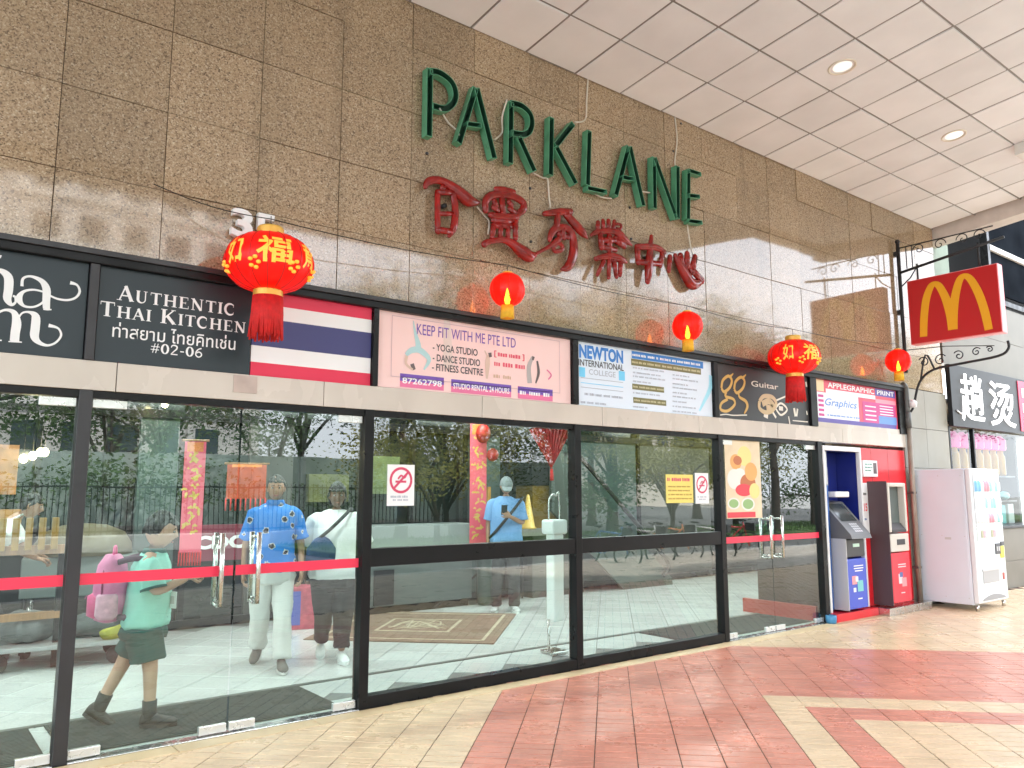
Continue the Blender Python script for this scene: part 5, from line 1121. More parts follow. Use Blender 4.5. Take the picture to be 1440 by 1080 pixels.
rl = thing("stair_rail", "black railing with wire mesh panel rising behind the umbrella stand", "railing", (7.4, 4.0, 0)); m = MB(); m.tube([(-1.6, -.25, .02), (-.8, -.15, .42), (-.3, -.1, .42), (1.2, 0, .42)], .018, 8); m.tube([(-.8, -.15, .82), (1.2, 0, .82)], .016, 8)
for x in (-.8, 0, .6, 1.2): m.tube([(x, -.1, 0), (x, -.1, .83)], .013, 8)
m.build("rail", IRON, rl); m = MB()
for k in range(26): m.tube([(-.75 + k * .075, -.1, .43), (-.75 + k * .075, -.1, .81)], .003, 4)
m.build("mesh_panel", IRON, rl)
gd = thing("gold_cabinet", "golden display cabinet with dark top behind the umbrella stand", "cabinet", (7.9, 3.95, 0)); MB().box(-.38, .42, -.15, .25, .98, 1.62, bev=.006).build("gold_panel", M("gold_panel", (.26, .16, .03), .3, .3, var=.5, vscale=4), gd); MB().box(-.42, .46, -.18, .26, 1.623, 1.90, bev=.005).build("dark_top", BLACK, gd); MB().box(-.38, .42, -.14, .25, 0, .977).build("base", WALLC, gd)
tag(MB().lathe([(.12, 0), (.12, .02), (.10, .03), (.02, .48), (.001, .49)], c=(7.35, 3.7, 1.0), n=18).build("traffic_cone", M("cone_amber", (.75, .48, .10), .5)), "amber cone standing on the ledge beside the person in the pale blue shirt", "cone")
MB().box(-.48, .30, -.14, .16, .90, .998).build("ledge", M('ledge_cream', (.26, .25, .21), .7), thing("stone_ledge", "cream stone ledge under the amber cone at the lobby rear", "ledge", (7.45, 3.75, 0)))
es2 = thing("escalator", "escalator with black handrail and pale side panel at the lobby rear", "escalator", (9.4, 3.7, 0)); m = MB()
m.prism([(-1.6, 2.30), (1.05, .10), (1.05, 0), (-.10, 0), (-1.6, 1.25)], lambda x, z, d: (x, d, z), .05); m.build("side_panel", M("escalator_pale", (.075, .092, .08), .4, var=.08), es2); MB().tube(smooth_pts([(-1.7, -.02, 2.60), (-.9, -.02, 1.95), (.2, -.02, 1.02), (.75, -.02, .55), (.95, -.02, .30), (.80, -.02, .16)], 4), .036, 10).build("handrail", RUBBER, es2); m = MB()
for k in range(9): m.box(1.0 - k * .28 - .28, 1.0 - k * .28, .06, .55, .06 + k * .23, .06 + k * .23 + .23)
m.build("step_flight", M("step_metal", (.12, .12, .12), .4, .5), es2)
us = thing("umbrella_stand", "tall white umbrella bag dispenser with chrome hoop behind the glass", "dispenser", (5.16, .62, 0)); MB().box(-.10, .09, -.10, .10, .003, .035, bev=.008).build("base_plate", STEEL, us); MB().box(-.055, .075, -.06, .06, .30, 1.12, bev=.015).build("column", M("dispenser_white", (.80, .84, .83), .3), us); MB().box(-.09, .10, -.09, .09, 1.12, 1.26, bev=.02).build("bag_head", M("dispenser_white", (.8, .84, .83), .3), us); MB().tube([(-.075, 0, .035), (-.075, 0, .32)], .014, 8).build("post", STEEL, us); MB().tube(smooth_pts([(-.065, 0, 1.22), (-.065, 0, 1.42), (-.03, 0, 1.49), (.03, 0, 1.49), (.07, 0, 1.42), (.075, 0, .35)], 5), .010, 8).build("hoop", STEEL, us)
bc = thing("slatted_bench", "golden wooden slatted bench back seen through the leftmost door", "bench", (.95, 2.85, 0)); 
for k in range(9): MB().box(-.55 + k * .10, -.55 + k * .10 + .055, 0, .03, 1.02, 1.30, bev=.006).build("slat", M("slat_gold", (.32, .18, .035), .4, var=.3, vscale=6), bc)
MB().box(-.60, .40, .03, .07, .98, 1.06, bev=.004).build("rail", WOOD, bc); MB().box(-.58, .38, .03, .10, .42, .48).build("seat", WOOD, bc)
for x in (-.55, .35): MB().box(x - .025, x + .025, .035, .075, 0, 1.0).build("leg", BLACK, bc)
tr = thing("platform_trolley", "grey platform trolley with wheels carrying sacks inside the left door", "trolley", (1.35, 3.05, 0), rad(-8)); MB().box(-.62, .62, -.32, .32, .17, .21, bev=.008).build("deck", M("deck_grey", (.30, .32, .32), .5), tr); MB().tube([(-.58, -.28, .2), (-.60, -.28, .95), (-.60, .28, .95), (-.58, .28, .2)], .016, 8).build("handle", STEEL, tr)
for x in (-.45, .45):
    for y in (-.24, .24): MB().tube([(x, y - .02, .075), (x, y + .02, .075)], .075, 16).build("wheel", RUBBER, tr)
for lab, x, y, sx, sy, h, c in (("grey sack slumped on the trolley deck", -.25, 0, .24, .2, .26, (.20, .21, .21)), ("dark bundle lying on the trolley behind the sack", .28, .05, .2, .18, .2, (.10, .12, .12)), ("small yellow bag on the trolley edge", .42, -.22, .09, .07, .12, (.62, .58, .06))):
    c_ = tr.matrix_basis @ Vector((x, y, .21)); m = MB(); m.ell((0, 0, h / 2), sx, sy, h / 2 * 1.02, 16, 10); tag(fold(m.build("sack", M("sack_%d" % int(x * 100), tuple(q * .6 for q in c), .8, var=.3, vscale=9, bump=.5, bscale=18), None, c_), .035, 6), lab, "sack")
hd = thing("covered_cart", "low cart under a beige domed cover, behind the schoolboy", "cart", (1.60, 3.62, 0), rad(-10)); m = MB(); m.lathe([(.44, .0), (.43, .10), (.36, .21), (.20, .28), (.001, .30)], n=24); o = m.build("domed_cover", M("cover_beige", (.20, .17, .10), .5, var=.25, vscale=3, transl=.3), hd); o.location = (0, 0, .92); MB().box(-.5, .5, -.35, .35, .55, .915, bev=.01).build("tray", M("tray_grey", (.22, .25, .24), .5), hd)
for x in (-.42, .42):
    for y in (-.28, .28): MB().tube([(x, y, .06), (x, y, .55)], .016, 8).build("leg", STEEL, hd); MB().tube([(x, y - .015, .05), (x, y + .015, .05)], .05, 12).build("wheel", RUBBER, hd)
MB().ell((0, 0, 0), .10, .07, .06, 10, 6).build("yellow_fruit", M("fruit_yellow", (.8, .5, .05), .4), hd, (.1, -.25, .98))
bx = thing("carton", "red and blue printed carton on the floor between the man and woman", "carton", (3.9, 3.5, 0), rad(-15)); MB().box(-.22, .22, -.16, .16, 0, .46, bev=.006).build("box_body", M("carton_red", (.48, .08, .12), .6, var=.4, vscale=14), bx); MB().box(-.223, -.08, -.163, .163, .05, .42).build("blue_side", M("carton_blue", (.08, .10, .38), .6), bx)
# papers stuck on the glass
def paper(label, tl, br, mt, y=.004):
    a, b = W(*tl, y), W(*br, y); t = thing("notice", label, "notice", ((a.x + b.x) / 2, y, b.z)); kid(MB().box(a.x, b.x, y - .0015, y, b.z, a.z).build("sheet", mt), t); return t, a.x, b.x, b.z, a.z
RING = M("ring_red", (.62, .06, .13), .5)
def nosmoke(label, tl, br, fz=.62):
    t, x0, x1, z0, z1 = paper(label, tl, br, SWHITE); cx, cz = (x0 + x1) / 2, z0 + (z1 - z0) * fz; r = (x1 - x0) * .38; m = MB()
    ribbon(m, [(cx + r * math.cos(2 * math.pi * k / 28), cz + r * math.sin(2 * math.pi * k / 28)) for k in range(29)], r * .22, .0012); ribbon(m, [(cx - r * .68, cz - r * .68), (cx + r * .68, cz + r * .68)], r * .2, .0011)
    ribbon(m, [(cx - r * .55, cz - r * .12), (cx + r * .5, cz - r * .12)], r * .18, .0013); ribbon(m, smooth_pts([(cx - r * .3, cz + r * .1), (cx, cz + r * .4), (cx + r * .3, cz + r * .2), (cx + r * .5, cz + r * .45)], 4), r * .16, .0013)
    kid(m.build("prohibition_mark", RING), t); greek(x0 + .03, x1 - .03, z0 + (z1 - z0) * .22, .025, .0012, GREYI, t); greek(x0 + .05, x1 - .05, z0 + (z1 - z0) * .14, .02, .0012, GREYI, t)
nosmoke("white no smoking notice with red ring stuck at the left of the wide pane", (545, 653), (582, 711)); nosmoke("small white no smoking notice beside the yellow notice", (977, 665), (997, 708), .62)
t, x0, x1, z0, z1 = paper("yellow printed notice stuck on the pane left of the far double door", (936, 667), (975, 707), M("paper_yellow", (.80, .66, .16), .6, var=.06)); greek(x0 + .02, x1 - .02, z1 - .05, .05, .0012, M("ring_red", (.62, .06, .13), .5), t)
for k in range(4): greek(x0 + .03, x1 - .03, z1 - .12 - k * .04, .022, .0012, M("paper_ink", (.42, .25, .05), .6), t)
t, x0, x1, z0, z1 = paper("pale food poster with round dishes and a red strip on the far door", (1018, 618), (1072, 728), M("poster_pale", (.76, .62, .42), .6, var=.15, vscale=5)); w, h = x1 - x0, z1 - z0; m = MB(); rg = random.Random(21)
def blob(cx, cz, rx, rz, mi, y): m.add([(x0 + w * (cx + rx * math.cos(2 * math.pi * k / 20)), y, z0 + h * (cz + rz * math.sin(2 * math.pi * k / 20))) for k in range(20)], [tuple(range(20))], mi)
for k, q in enumerate(((.30, .72, .16, .10, 0), (.55, .80, .2, .13, 5), (.25, .50, .2, .13, 1), (.40, .52, .2, .12, 1), (.62, .45, .22, .12, 2), (.72, .60, .18, .12, 0), (.35, .74, .12, .06, 2), (.50, .36, .24, .08, 3), (.80, .35, .15, .1, 5))): blob(*q[:4], q[4], .0022 - k * .0001)
blob(.20, .19, .17, .075, 1, .0011); blob(.20, .19, .13, .055, 4, .0010); blob(.60, .18, .19, .085, 1, .0011); blob(.60, .18, .15, .065, 4, .0010)
m.add([(x0 + w * .02, .0009, z0 + h * .01), (x0 + w * .8, .0009, z0 + h * .01), (x0 + w * .8, .0009, z0 + h * .08), (x0 + w * .02, .0009, z0 + h * .08)], [(0, 1, 2, 3)], 3)
kid(m.build("printed_dish", [M("po_orange", (.80, .38, .12), .6), M("po_white", (.78, .74, .68), .6), M("po_brown", (.5, .16, .06), .6), M("po_red", (.7, .06, .08), .6), M("po_green", (.28, .45, .18), .6), M("po_yellow", (.82, .66, .25), .6)]), t)
t, x0, x1, z0, z1 = paper("blank white tag on the glass at the top of the left double door", (128, 553), (167, 567), SWHITE)
# ---------------------------------------------------------------- people
SKIN_L = M("skin_light", (.60, .37, .26), .5, var=.08, vscale=14); SKIN_T = M("skin_tan", (.42, .235, .15), .5, var=.08, vscale=14); SKIN_D = M("skin_brown", (.20, .105, .068), .5, var=.08, vscale=14)
HAIRB = M("hair_black", (.012, .010, .010), .45, var=.3, vscale=60, bump=.6, bscale=160); EYEW = M("eye_white", (.42, .40, .38), .35); EYED = M("eye_dark", (.02, .012, .01), .15); LIP = M("lip", (.33, .11, .09), .45)
def skinned(verts, edges, radii, root=0, sub=1):
    me = bpy.data.meshes.new("skeleton"); me.from_pydata(verts, edges, []); o = bpy.data.objects.new("skeleton", me); COL.objects.link(o)
    md = o.modifiers.new("skin", 'SKIN'); md.use_smooth_shade = True; sv = me.skin_vertices[0].data
    for i, r in enumerate(radii):
        sv[i].radius = (r, r) if not isinstance(r, tuple) else r; sv[i].use_root = (i == root)
    ss = o.modifiers.new("sub", 'SUBSURF'); ss.levels = sub; ss.render_levels = sub
    bpy.context.view_layer.update(); out = bpy.data.meshes.new_from_object(o.evaluated_get(bpy.context.evaluated_depsgraph_get())); bpy.data.objects.remove(o); bpy.data.meshes.remove(me); return out
def hand(mb, wrist, d, palmn, s=1.0, curl=.5, side=1):
    """palm and five separate fingers; d = pointing direction, palmn = palm normal"""
    d = Vector(d).normalized(); n = Vector(palmn); n = (n - d * n.dot(d)).normalized(); a = d.cross(n) * side; w = Vector(wrist)
    c = w + d * .045 * s; mb.loft([(w - d * .015 * s, a * .026 * s, n * .019 * s), (w + d * .015 * s, a * .034 * s, n * .018 * s), (w + d * .06 * s, a * .042 * s, n * .016 * s), (w + d * .088 * s, a * .040 * s, n * .012 * s)], 12)
    for k, (off, L) in enumerate(((.030, .066), (.010, .076), (-.011, .070), (-.030, .054))):
        p0 = w + d * .078 * s + a * off * s; cu = curl * (1 + .12 * k); p1 = p0 + (d * math.cos(cu * .6) + n * math.sin(cu * .6)) * L * .48 * s; p2 = p1 + (d * math.cos(cu * 1.6) + n * math.sin(cu * 1.6)) * L * .30 * s; p3 = p2 + (d * math.cos(cu * 2.4) + n * math.sin(cu * 2.4)) * L * .26 * s
        mb.tube([p0, p1, p2, p3], [.0092 * s, .0086 * s, .0078 * s, .0058 * s], 8)
    p0 = w + d * .022 * s + a * .030 * s; p1 = p0 + (d * .6 + a * .75 + n * .25).normalized() * .036 * s; p2 = p1 + (d * .85 + a * .15 + n * .5).normalized() * .034 * s; mb.tube([p0, p1, p2], [.013 * s, .0105 * s, .0075 * s], 8)
def head_mesh(mb, c, look, s=1.0, tilt=0.0):
    """head with brow, nose, cheeks, chin and ears; look = facing direction in the x-y plane"""
    f = Vector((look[0], look[1], 0)).normalized(); R = Matrix.Rotation(math.atan2(-f.x, f.y), 4, 'Z') @ Matrix.Rotation(tilt, 4, 'X'); T = Matrix.Translation(Vector(c)) @ R
    bm = bmesh.new(); bmesh.ops.create_uvsphere(bm, u_segments=28, v_segments=22, radius=1)
    for v in bm.verts:
        x, y, z = v.co; wx = .073 * (1 - .28 * max(0, -z) ** 1.5); wy = .092 * (1 - .10 * max(0, -z)); wz = .114
        p = Vector((x * wx, y * wy, z * wz))
        if y > .3:
            p.y += .022 * math.exp(-((x / .17) ** 2 + ((z + .16) / .17) ** 2)) + .006 * math.exp(-((x / .14) ** 2 + ((z - .08) / .2) ** 2))      # nose and bridge
            p.y -= .010 * (math.exp(-(((abs(x) - .40) / .17) ** 2 + ((z - .06) / .13) ** 2)))                                              # eye sockets
            p.y += .006 * math.exp(-((x / .3) ** 2 + ((z + .52) / .12) ** 2)) + .008 * math.exp(-((x / .3) ** 2 + ((z + .86) / .16) ** 2)) # lips, chin
        if z < -.5 and y < .2: p.y += .02 * (-.5 - z)
        v.co = p * s
    mb.bm(bm, 0, True, T)
    for sx in (-1, 1): mb.ell(T @ Vector((sx * .074 * s, -.006 * s, -.008 * s)), .010 * s, .018 * s, .029 * s, 10, 8, 0, R)
    return T, R
def face_parts(root, T, R, s=1.0, brow=True):
    m = MB(); m2 = MB()
    for sx in (-1, 1):
        m.ell(T @ Vector((sx * .029 * s, .079 * s, .008 * s)), .0135 * s, .007 * s, .0075 * s, 10, 6, 0, R); m2.ell(T @ Vector((sx * .028 * s, .0842 * s, .008 * s)), .006 * s, .004 * s, .0062 * s, 8, 6, 0, R)
        if brow: m2.tube([T @ Vector((sx * .045 * s, .078 * s, .025 * s)), T @ Vector((sx * .03 * s, .085 * s, .031 * s)), T @ Vector((sx * .014 * s, .087 * s, .027 * s))], .0028 * s, 6)
    m.build("eye_white", EYEW, root); m2.build("eye_and_brow", EYED, root); mm = MB(); mm.ell(T @ Vector((0, .088 * s, -.060 * s)), .020 * s, .006 * s, .006 * s, 12, 6, 0, R); mm.build("mouth", LIP, root)
def hair_cap(root, T, mt, s=1.0, fringe=.45, back=-.45, puff=1.08, name="hair", seed=1):
    bm = bmesh.new(); bmesh.ops.create_uvsphere(bm, u_segments=28, v_segments=20, radius=1); rg = random.Random(seed)
    for v in bm.verts:
        x, y, z = v.co; lim = fringe if y > .35 else (back if y < -.1 else back + (fringe - back) * (y + .1) / .45); j = 1 + rg.uniform(-.025, .03)
        zz = max(z, lim + .06 * math.sin(x * 17)); k = puff * j if z > lim - .2 else .93; v.co = Vector((x * .077 * k, y * .096 * k - .004, zz * .116 * k)) * s
    m = MB(); m.bm(bm, 0, True, T); o = m.build(name, mt, root); return fold(o, .012 if name == 'hair' else .003, 26, 1, (1, 1, .5))
def body(root, J, mt, look, hs=1.0, fat=1.0, skipleg=False, tilt=0.0, hands=(((0, 0, -1), (1, 0, 0), .5), ((0, 0, -1), (-1, 0, 0), .5)), hsc=1.0):
    V = [J['pelvis'], J['waist'], J['chest'], J['neck'], J['chin']]; E = [(0, 1), (1, 2), (2, 3), (3, 4)]; Rr = [(.105 * fat, .085 * fat), (.10 * fat, .08 * fat), (.115 * fat, .085 * fat), .048, .044]
    def chain(start, pts, rr):
        p = start
        for q, r in zip(pts, rr): V.append(q); Rr.append(r); E.append((p, len(V) - 1)); p = len(V) - 1
    for sd in 'LR': chain(2, [J['sh' + sd], J['el' + sd], J['wr' + sd]], [.050, .037, .025])
    for sd in 'LR': chain(0, [J['hip' + sd], J['kn' + sd], J['an' + sd]], [.078 * fat, .052, .036])
    me = skinned(V, E, Rr, 0, 1); mb = MB(); mb.mesh(me, smooth=True); bpy.data.meshes.remove(me)
    for k, sd in enumerate('LR'): d, n, cu = hands[k]; hand(mb, J['wr' + sd], d, n, hsc, cu, 1 if k == 0 else -1)
    T, R = head_mesh(mb, J['head'], look, hs, tilt); o = mb.build("body", mt, root); face_parts(root, T, R, hs); return T, R
def V3(*a): return Vector(a)
def torso(m, rings, n=22): m.loft([((cx, cy, z), (rx, 0, 0), (0, ry, 0)) for cx, cy, z, rx, ry in rings], n)
def limb(m, pts, rr, n=14): m.tube(smooth_pts([(*p, r) for p, r in zip(pts, rr)], 4) and [q[:3] for q in smooth_pts([(*p, r) for p, r in zip(pts, rr)], 4)], [q[3] for q in smooth_pts([(*p, r) for p, r in zip(pts, rr)], 4)], n)
def shoe(root, an, fwd, mt, sole, L=.27, name="shoe", pitch=0.0, high=0.0):
    f = Vector((fwd[0], fwd[1], 0)).normalized(); s = Vector((-f.y, f.x, 0)); R = Matrix(((s.x, f.x, 0, 0), (s.y, f.y, 0, 0), (0, 0, 1, 0), (0, 0, 0, 1))) @ Matrix.Rotation(pitch, 4, 'X'); T = Matrix.Translation(Vector(an)) @ R
    m = MB(); rings = []
    for t_, w, h in ((-.24, .028, .045), (-.18, .036, .075), (-.02, .038, .078), (.20, .042, .060), (.42, .047, .045), (.62, .042, .036), (.74, .024, .022)):
        c = T @ Vector((0, t_ * L, -.075 + h * .5 + .012)); rings.append((c, R.to_3x3() @ Vector((w, 0, 0)), R.to_3x3() @ Vector((0, 0, h * .56))))
    m.loft(rings, 14); 
    if high: m.lathe([(.046, 0), (.048, high)], n=14, cap=False); k = 28; m.v[-k:] = [tuple(T @ (Vector(v) + Vector((0, -.01, -.05)))) for v in m.v[-k:]]
    o = m.build(name, mt, root); m = MB(); n_ = 20; pts = []
    for k in range(n_): a = 2 * math.pi * k / n_; pts.append((.046 * math.cos(a) * (1 if math.sin(a) > 0 else .86), (.25 + .50 * math.sin(a)) * L))
    m.add([T @ Vector((x, y, z)) for z in (-.082, -.060) for x, y in pts], [tuple(range(n_)), tuple(range(2 * n_ - 1, n_ - 1, -1))] + [(i, (i + 1) % n_, (i + 1) % n_ + n_, i + n_) for i in range(n_)]); m.build("sole", sole, o)
def cloth(name, col, var=.08, rough=.85): return M(name, col, rough, var=var, vscale=5, bump=.55, bscale=11)
def facing(dx, dy): return math.atan2(-dx, dy)

# --- schoolboy walking to the right, pink bag on his back
bo = thing("person", "schoolboy in mint polo and dark green shorts carrying a pink backpack", "person", (1.45, .50, .012), facing(.93, -.36))
J = dict(pelvis=V3(0, -.02, .70), waist=V3(0, 0, .84), chest=V3(0, .01, 1.00), neck=V3(0, .02, 1.115), chin=V3(0, .045, 1.17), head=V3(0, .055, 1.255),
         shL=V3(-.145, .01, 1.06), elL=V3(-.185, .05, .86), wrL=V3(-.10, .235, .93), shR=V3(.145, .01, 1.06), elR=V3(.19, .06, .86), wrR=V3(.09, .255, .95),
         hipL=V3(-.075, -.02, .66), knL=V3(-.085, -.14, .38), anL=V3(-.085, -.27, .115), hipR=V3(.075, 0, .66), knR=V3(.085, .05, .375), anR=V3(.085, .06, .085))
T, R = body(bo, J, SKIN_L, (-.12, 1), 1.04, 1.12, tilt=-.22, hands=(((.35, .85, .15), (.5, -.2, -.6), .9), ((-.35, .85, .2), (-.5, -.2, -.6), .9)), hsc=.82)
hair_cap(bo, T, HAIRB, 1.04, .50, -.25, 1.08, seed=2)
MINT = cloth("mint_polo", (.33, .74, .62), .06); m = MB(); torso(m, [(0, -.01, .635, .185, .145), (0, -.01, .70, .188, .148), (0, .0, .80, .18, .145), (0, .01, .92, .176, .132), (0, .01, 1.02, .182, .12), (0, .015, 1.075, .155, .092), (0, .018, 1.097, .11, .08), (0, .02, 1.115, .068, .064)])
limb(m, [J['shL'] + V3(.06, 0, .0), J['shL'] + V3(0, .005, -.03), J['shL'].lerp(J['elL'], .45), J['shL'].lerp(J['elL'], .86)], [.045, .064, .072, .078]); limb(m, [J['shR'] + V3(-.06, 0, .0), J['shR'] + V3(0, .005, -.03), J['shR'].lerp(J['elR'], .45), J['shR'].lerp(J['elR'], .86)], [.045, .064, .072, .078]); fold(m.build("polo_shirt", MINT, bo), 0.011)
m = MB(); m.lathe([(.070, 1.095), (.078, 1.11), (.066, 1.14)], c=(0, .022, 0), n=20, cap=False); m.build("collar", cloth("collar_teal", (.05, .16, .14)), bo)
m = MB(); 
for s_ in (-1, 1): m.tube([J['shL' if s_ < 0 else 'shR'].lerp(J['elL' if s_ < 0 else 'elR'], .82), J['shL' if s_ < 0 else 'shR'].lerp(J['elL' if s_ < 0 else 'elR'], .87)], .0835, 16)
m.build("sleeve_band", cloth("collar_teal", (.05, .16, .14)), bo)
SHORT = cloth("school_shorts", (.018, .105, .09)); m = MB(); torso(m, [(0, -.015, .56, .175, .142), (0, -.015, .64, .178, .14), (0, -.01, .71, .172, .136)]); limb(m, [V3(-.088, -.02, .62), V3(-.09, -.05, .52), V3(-.092, -.095, .425)], [.115, .112, .112]); limb(m, [V3(.088, 0, .62), V3(.092, .015, .52), V3(.095, .03, .425)], [.115, .112, .112]); fold(m.build("shorts", SHORT, bo), 0.009)
SOCK = cloth("dark_sock", (.03, .04, .042)); SHB = M("shoe_black", (.02, .022, .022), .5)
for a, k, p in ((J['anL'], J['knL'], -.55), (J['anR'], J['knR'], 0)):
    m = MB(); m.tube([a + V3(0, 0, -.02), a.lerp(k, .30)], [.043, .046], 14); m.build("sock", SOCK, bo)
shoe(bo, J['anL'] + V3(0, -.005, -.005), (0, 1), SHB, RUBBER, .23, pitch=-.55); shoe(bo, J['anR'], (.05, 1), SHB, RUBBER, .23)
bp = thing("backpack", "pink school backpack worn by the boy in the mint polo", "backpack", bo.matrix_basis @ V3(0, -.21, .78), bo.rotation_euler.z)
PINKB = M("bag_pink", (.78, .22, .42), .55, var=.2, vscale=12); PINKD = M("bag_rose", (.72, .07, .24), .5)
m = MB(); m.loft([((0, -.02, z), (rx, 0, 0), (0, ry, 0)) for z, rx, ry in ((-.12, .10, .05), (-.10, .145, .10), (.02, .155, .12), (.16, .15, .115), (.28, .13, .095), (.35, .08, .05))], 20); m.build("bag_body", PINKB, bp)
m = MB(); m.loft([((0, -.10, z), (rx, 0, 0), (0, ry, 0)) for z, rx, ry in ((-.09, .08, .03), (-.07, .115, .07), (.06, .115, .07), (.09, .08, .03))], 16); m.build("front_pocket", PINKD, bp)
m = MB(); m.tube([(.150 * math.cos(a) * (1 if abs(math.sin(a)) < .7 else .96), -.055, .115 + .225 * math.sin(a)) for a in [2 * math.pi * k / 32 for k in range(33)]], .006, 6); m.tube([(-.105, -.168, .055), (0, -.176, .062), (.105, -.168, .055)], .005, 6); m.build("zip", M("zip_plum", (.25, .03, .10), .5), bp)
m = MB()
for s_ in (-1, 1): m.loft([((s_ * .145, -.02, z), (.028, 0, 0), (0, ry, 0)) for z, ry in ((-.09, .05), (-.06, .075), (.07, .07), (.085, .06))], 12)
m.build("side_pocket", M("bag_pale", (.80, .42, .55), .6, var=.25, vscale=25), bp)
m = MB()
for s_ in (-1, 1): m.tube(smooth_pts([(s_ * .10, .03, .30), (s_ * .115, .17, .325), (s_ * .12, .315, .25), (s_ * .125, .335, .10), (s_ * .15, .22, -.06), (s_ * .12, .05, -.08)], 4), .021, 8, flat=(1, .6))
m.build("strap", M("strap_dark", (.10, .05, .08), .7), bp); m = MB(); m.tube(smooth_pts([(-.04, -.01, .34), (-.03, -.01, .40), (.03, -.01, .40), (.04, -.01, .34)], 3), .010, 6); m.build("grab_loop", PINKD, bp); bp.scale = (.9, .92, .92)
lt = thing("name_tag", "white card tag hanging from the schoolboy's lanyard", "tag", bo.matrix_basis @ V3(.03, .155, .80), bo.rotation_euler.z + .9); MB().box(-.035, .035, -.003, .003, -.06, .05, bev=.002).build("card", SWHITE, lt); MB().box(-.02, .02, -.0045, -.003, -.03, .02).build("photo_print", M("tag_grey", (.55, .5, .5), .5), lt); MB().tube([(0, 0, .05), (0, -.02, .22)], .004, 6).build("lanyard", BLACK, lt)
# --- man in the blue printed shirt
def printed():
    m = bpy.data.materials.new("printed_shirt"); m.use_nodes = True; n = m.node_tree.nodes; l = m.node_tree.links.new; b = n['Principled BSDF']; b.inputs['Roughness'].default_value = .8
    t = n.new("ShaderNodeTexCoord"); v = n.new("ShaderNodeTexVoronoi"); v.inputs['Scale'].default_value = 9.5; v.inputs['Randomness'].default_value = .75; l(t.outputs['Object'], v.inputs['Vector'])
    nz = n.new("ShaderNodeTexNoise"); nz.inputs['Scale'].default_value = 55; l(t.outputs['Object'], nz.inputs['Vector']); ad = n.new("ShaderNodeMath"); ad.operation = 'MULTIPLY_ADD'; ad.inputs[1].default_value = .30; l(nz.outputs['Fac'], ad.inputs[0]); l(v.outputs['Distance'], ad.inputs[2])
    r = n.new("ShaderNodeValToRGB"); r.color_ramp.interpolation = 'CONSTANT'; e = r.color_ramp.elements; e[0].position = 0; e[0].color = (.02, .015, .03, 1); e[1].position = .37; e[1].color = (.55, .55, .52, 1); q = e.new(.425); q.color = (.015, .19, .62, 1); l(ad.outputs[0], r.inputs['Fac']); l(r.outputs['Color'], b.inputs['Base Color']); return m
HAW = printed()
mn = thing("person", "man in blue printed shirt and white trousers walking towards the glass doors", "person", (2.79, 1.72, .0), facing(-.40, -1))
J = dict(pelvis=V3(0, 0, .86), waist=V3(0, 0, 1.0), chest=V3(0, 0, 1.24), neck=V3(0, .0, 1.41), chin=V3(0, .025, 1.46), head=V3(0, .03, 1.56),
         shL=V3(-.175, 0, 1.35), elL=V3(-.235, -.02, 1.07), wrL=V3(-.245, .07, .82), shR=V3(.175, 0, 1.35), elR=V3(.24, -.03, 1.07), wrR=V3(.25, .0, .82),
         hipL=V3(-.09, 0, .82), knL=V3(-.095, .10, .46), anL=V3(-.10, .20, .09), hipR=V3(.09, 0, .82), knR=V3(.10, -.02, .46), anR=V3(.105, -.28, .14))
T, R = body(mn, J, SKIN_T, (0, 1), 1.0, 1.0, tilt=-.08, hands=(((0, .25, -1), (1, 0, 0), .6), ((0, .1, -1), (-1, 0, 0), .6))); hair_cap(mn, T, M("hair_grey", (.05, .042, .038), .6, var=.3, vscale=50, bump=.5, bscale=150), 1.0, .52, -.40, 1.04, seed=3)
m = MB(); torso(m, [(0, 0, .83, .195, .15), (0, 0, .92, .195, .152), (0, 0, 1.05, .182, .145), (0, 0, 1.20, .192, .135), (0, 0, 1.32, .205, .12), (0, 0, 1.375, .175, .10), (0, 0, 1.40, .125, .085), (0, .005, 1.42, .068, .068)])
for sd, s_ in (('L', 1), ('R', -1)): limb(m, [J['sh' + sd] + V3(s_ * .06, 0, .0), J['sh' + sd] + V3(s_ * .005, 0, -.025), J['sh' + sd].lerp(J['el' + sd], .45), J['sh' + sd].lerp(J['el' + sd], .86)], [.045, .064, .070, .076])
fold(m.build("shirt", HAW, mn), 0.012); m = MB(); m.lathe([(.070, 1.40), (.088, 1.415), (.070, 1.455)], c=(0, .006, 0), n=20, cap=False); m.build("collar", HAW, mn)
WT = cloth("white_trousers", (.66, .655, .63), .06); m = MB(); torso(m, [(0, 0, .72, .17, .135), (0, 0, .82, .185, .145), (0, 0, .92, .178, .138)]); limb(m, [V3(-.092, 0, .80), J['knL'] + V3(0, .0, 0), J['anL'] + V3(0, 0, .01)], [.102, .082, .072]); limb(m, [V3(.092, 0, .80), J['knR'], J['anR'] + V3(0, 0, .015)], [.102, .082, .072]); fold(m.build("trousers", WT, mn), 0.013)
GSH = M("shoe_grey", (.16, .155, .14), .7, var=.2); shoe(mn, J['anL'], (-.1, 1), GSH, M("sole_white", (.62, .62, .60), .6)); shoe(mn, J['anR'] + V3(0, 0, .01), (.25, 1), GSH, M("sole_white", (.62, .62, .6), .6), pitch=-.45)
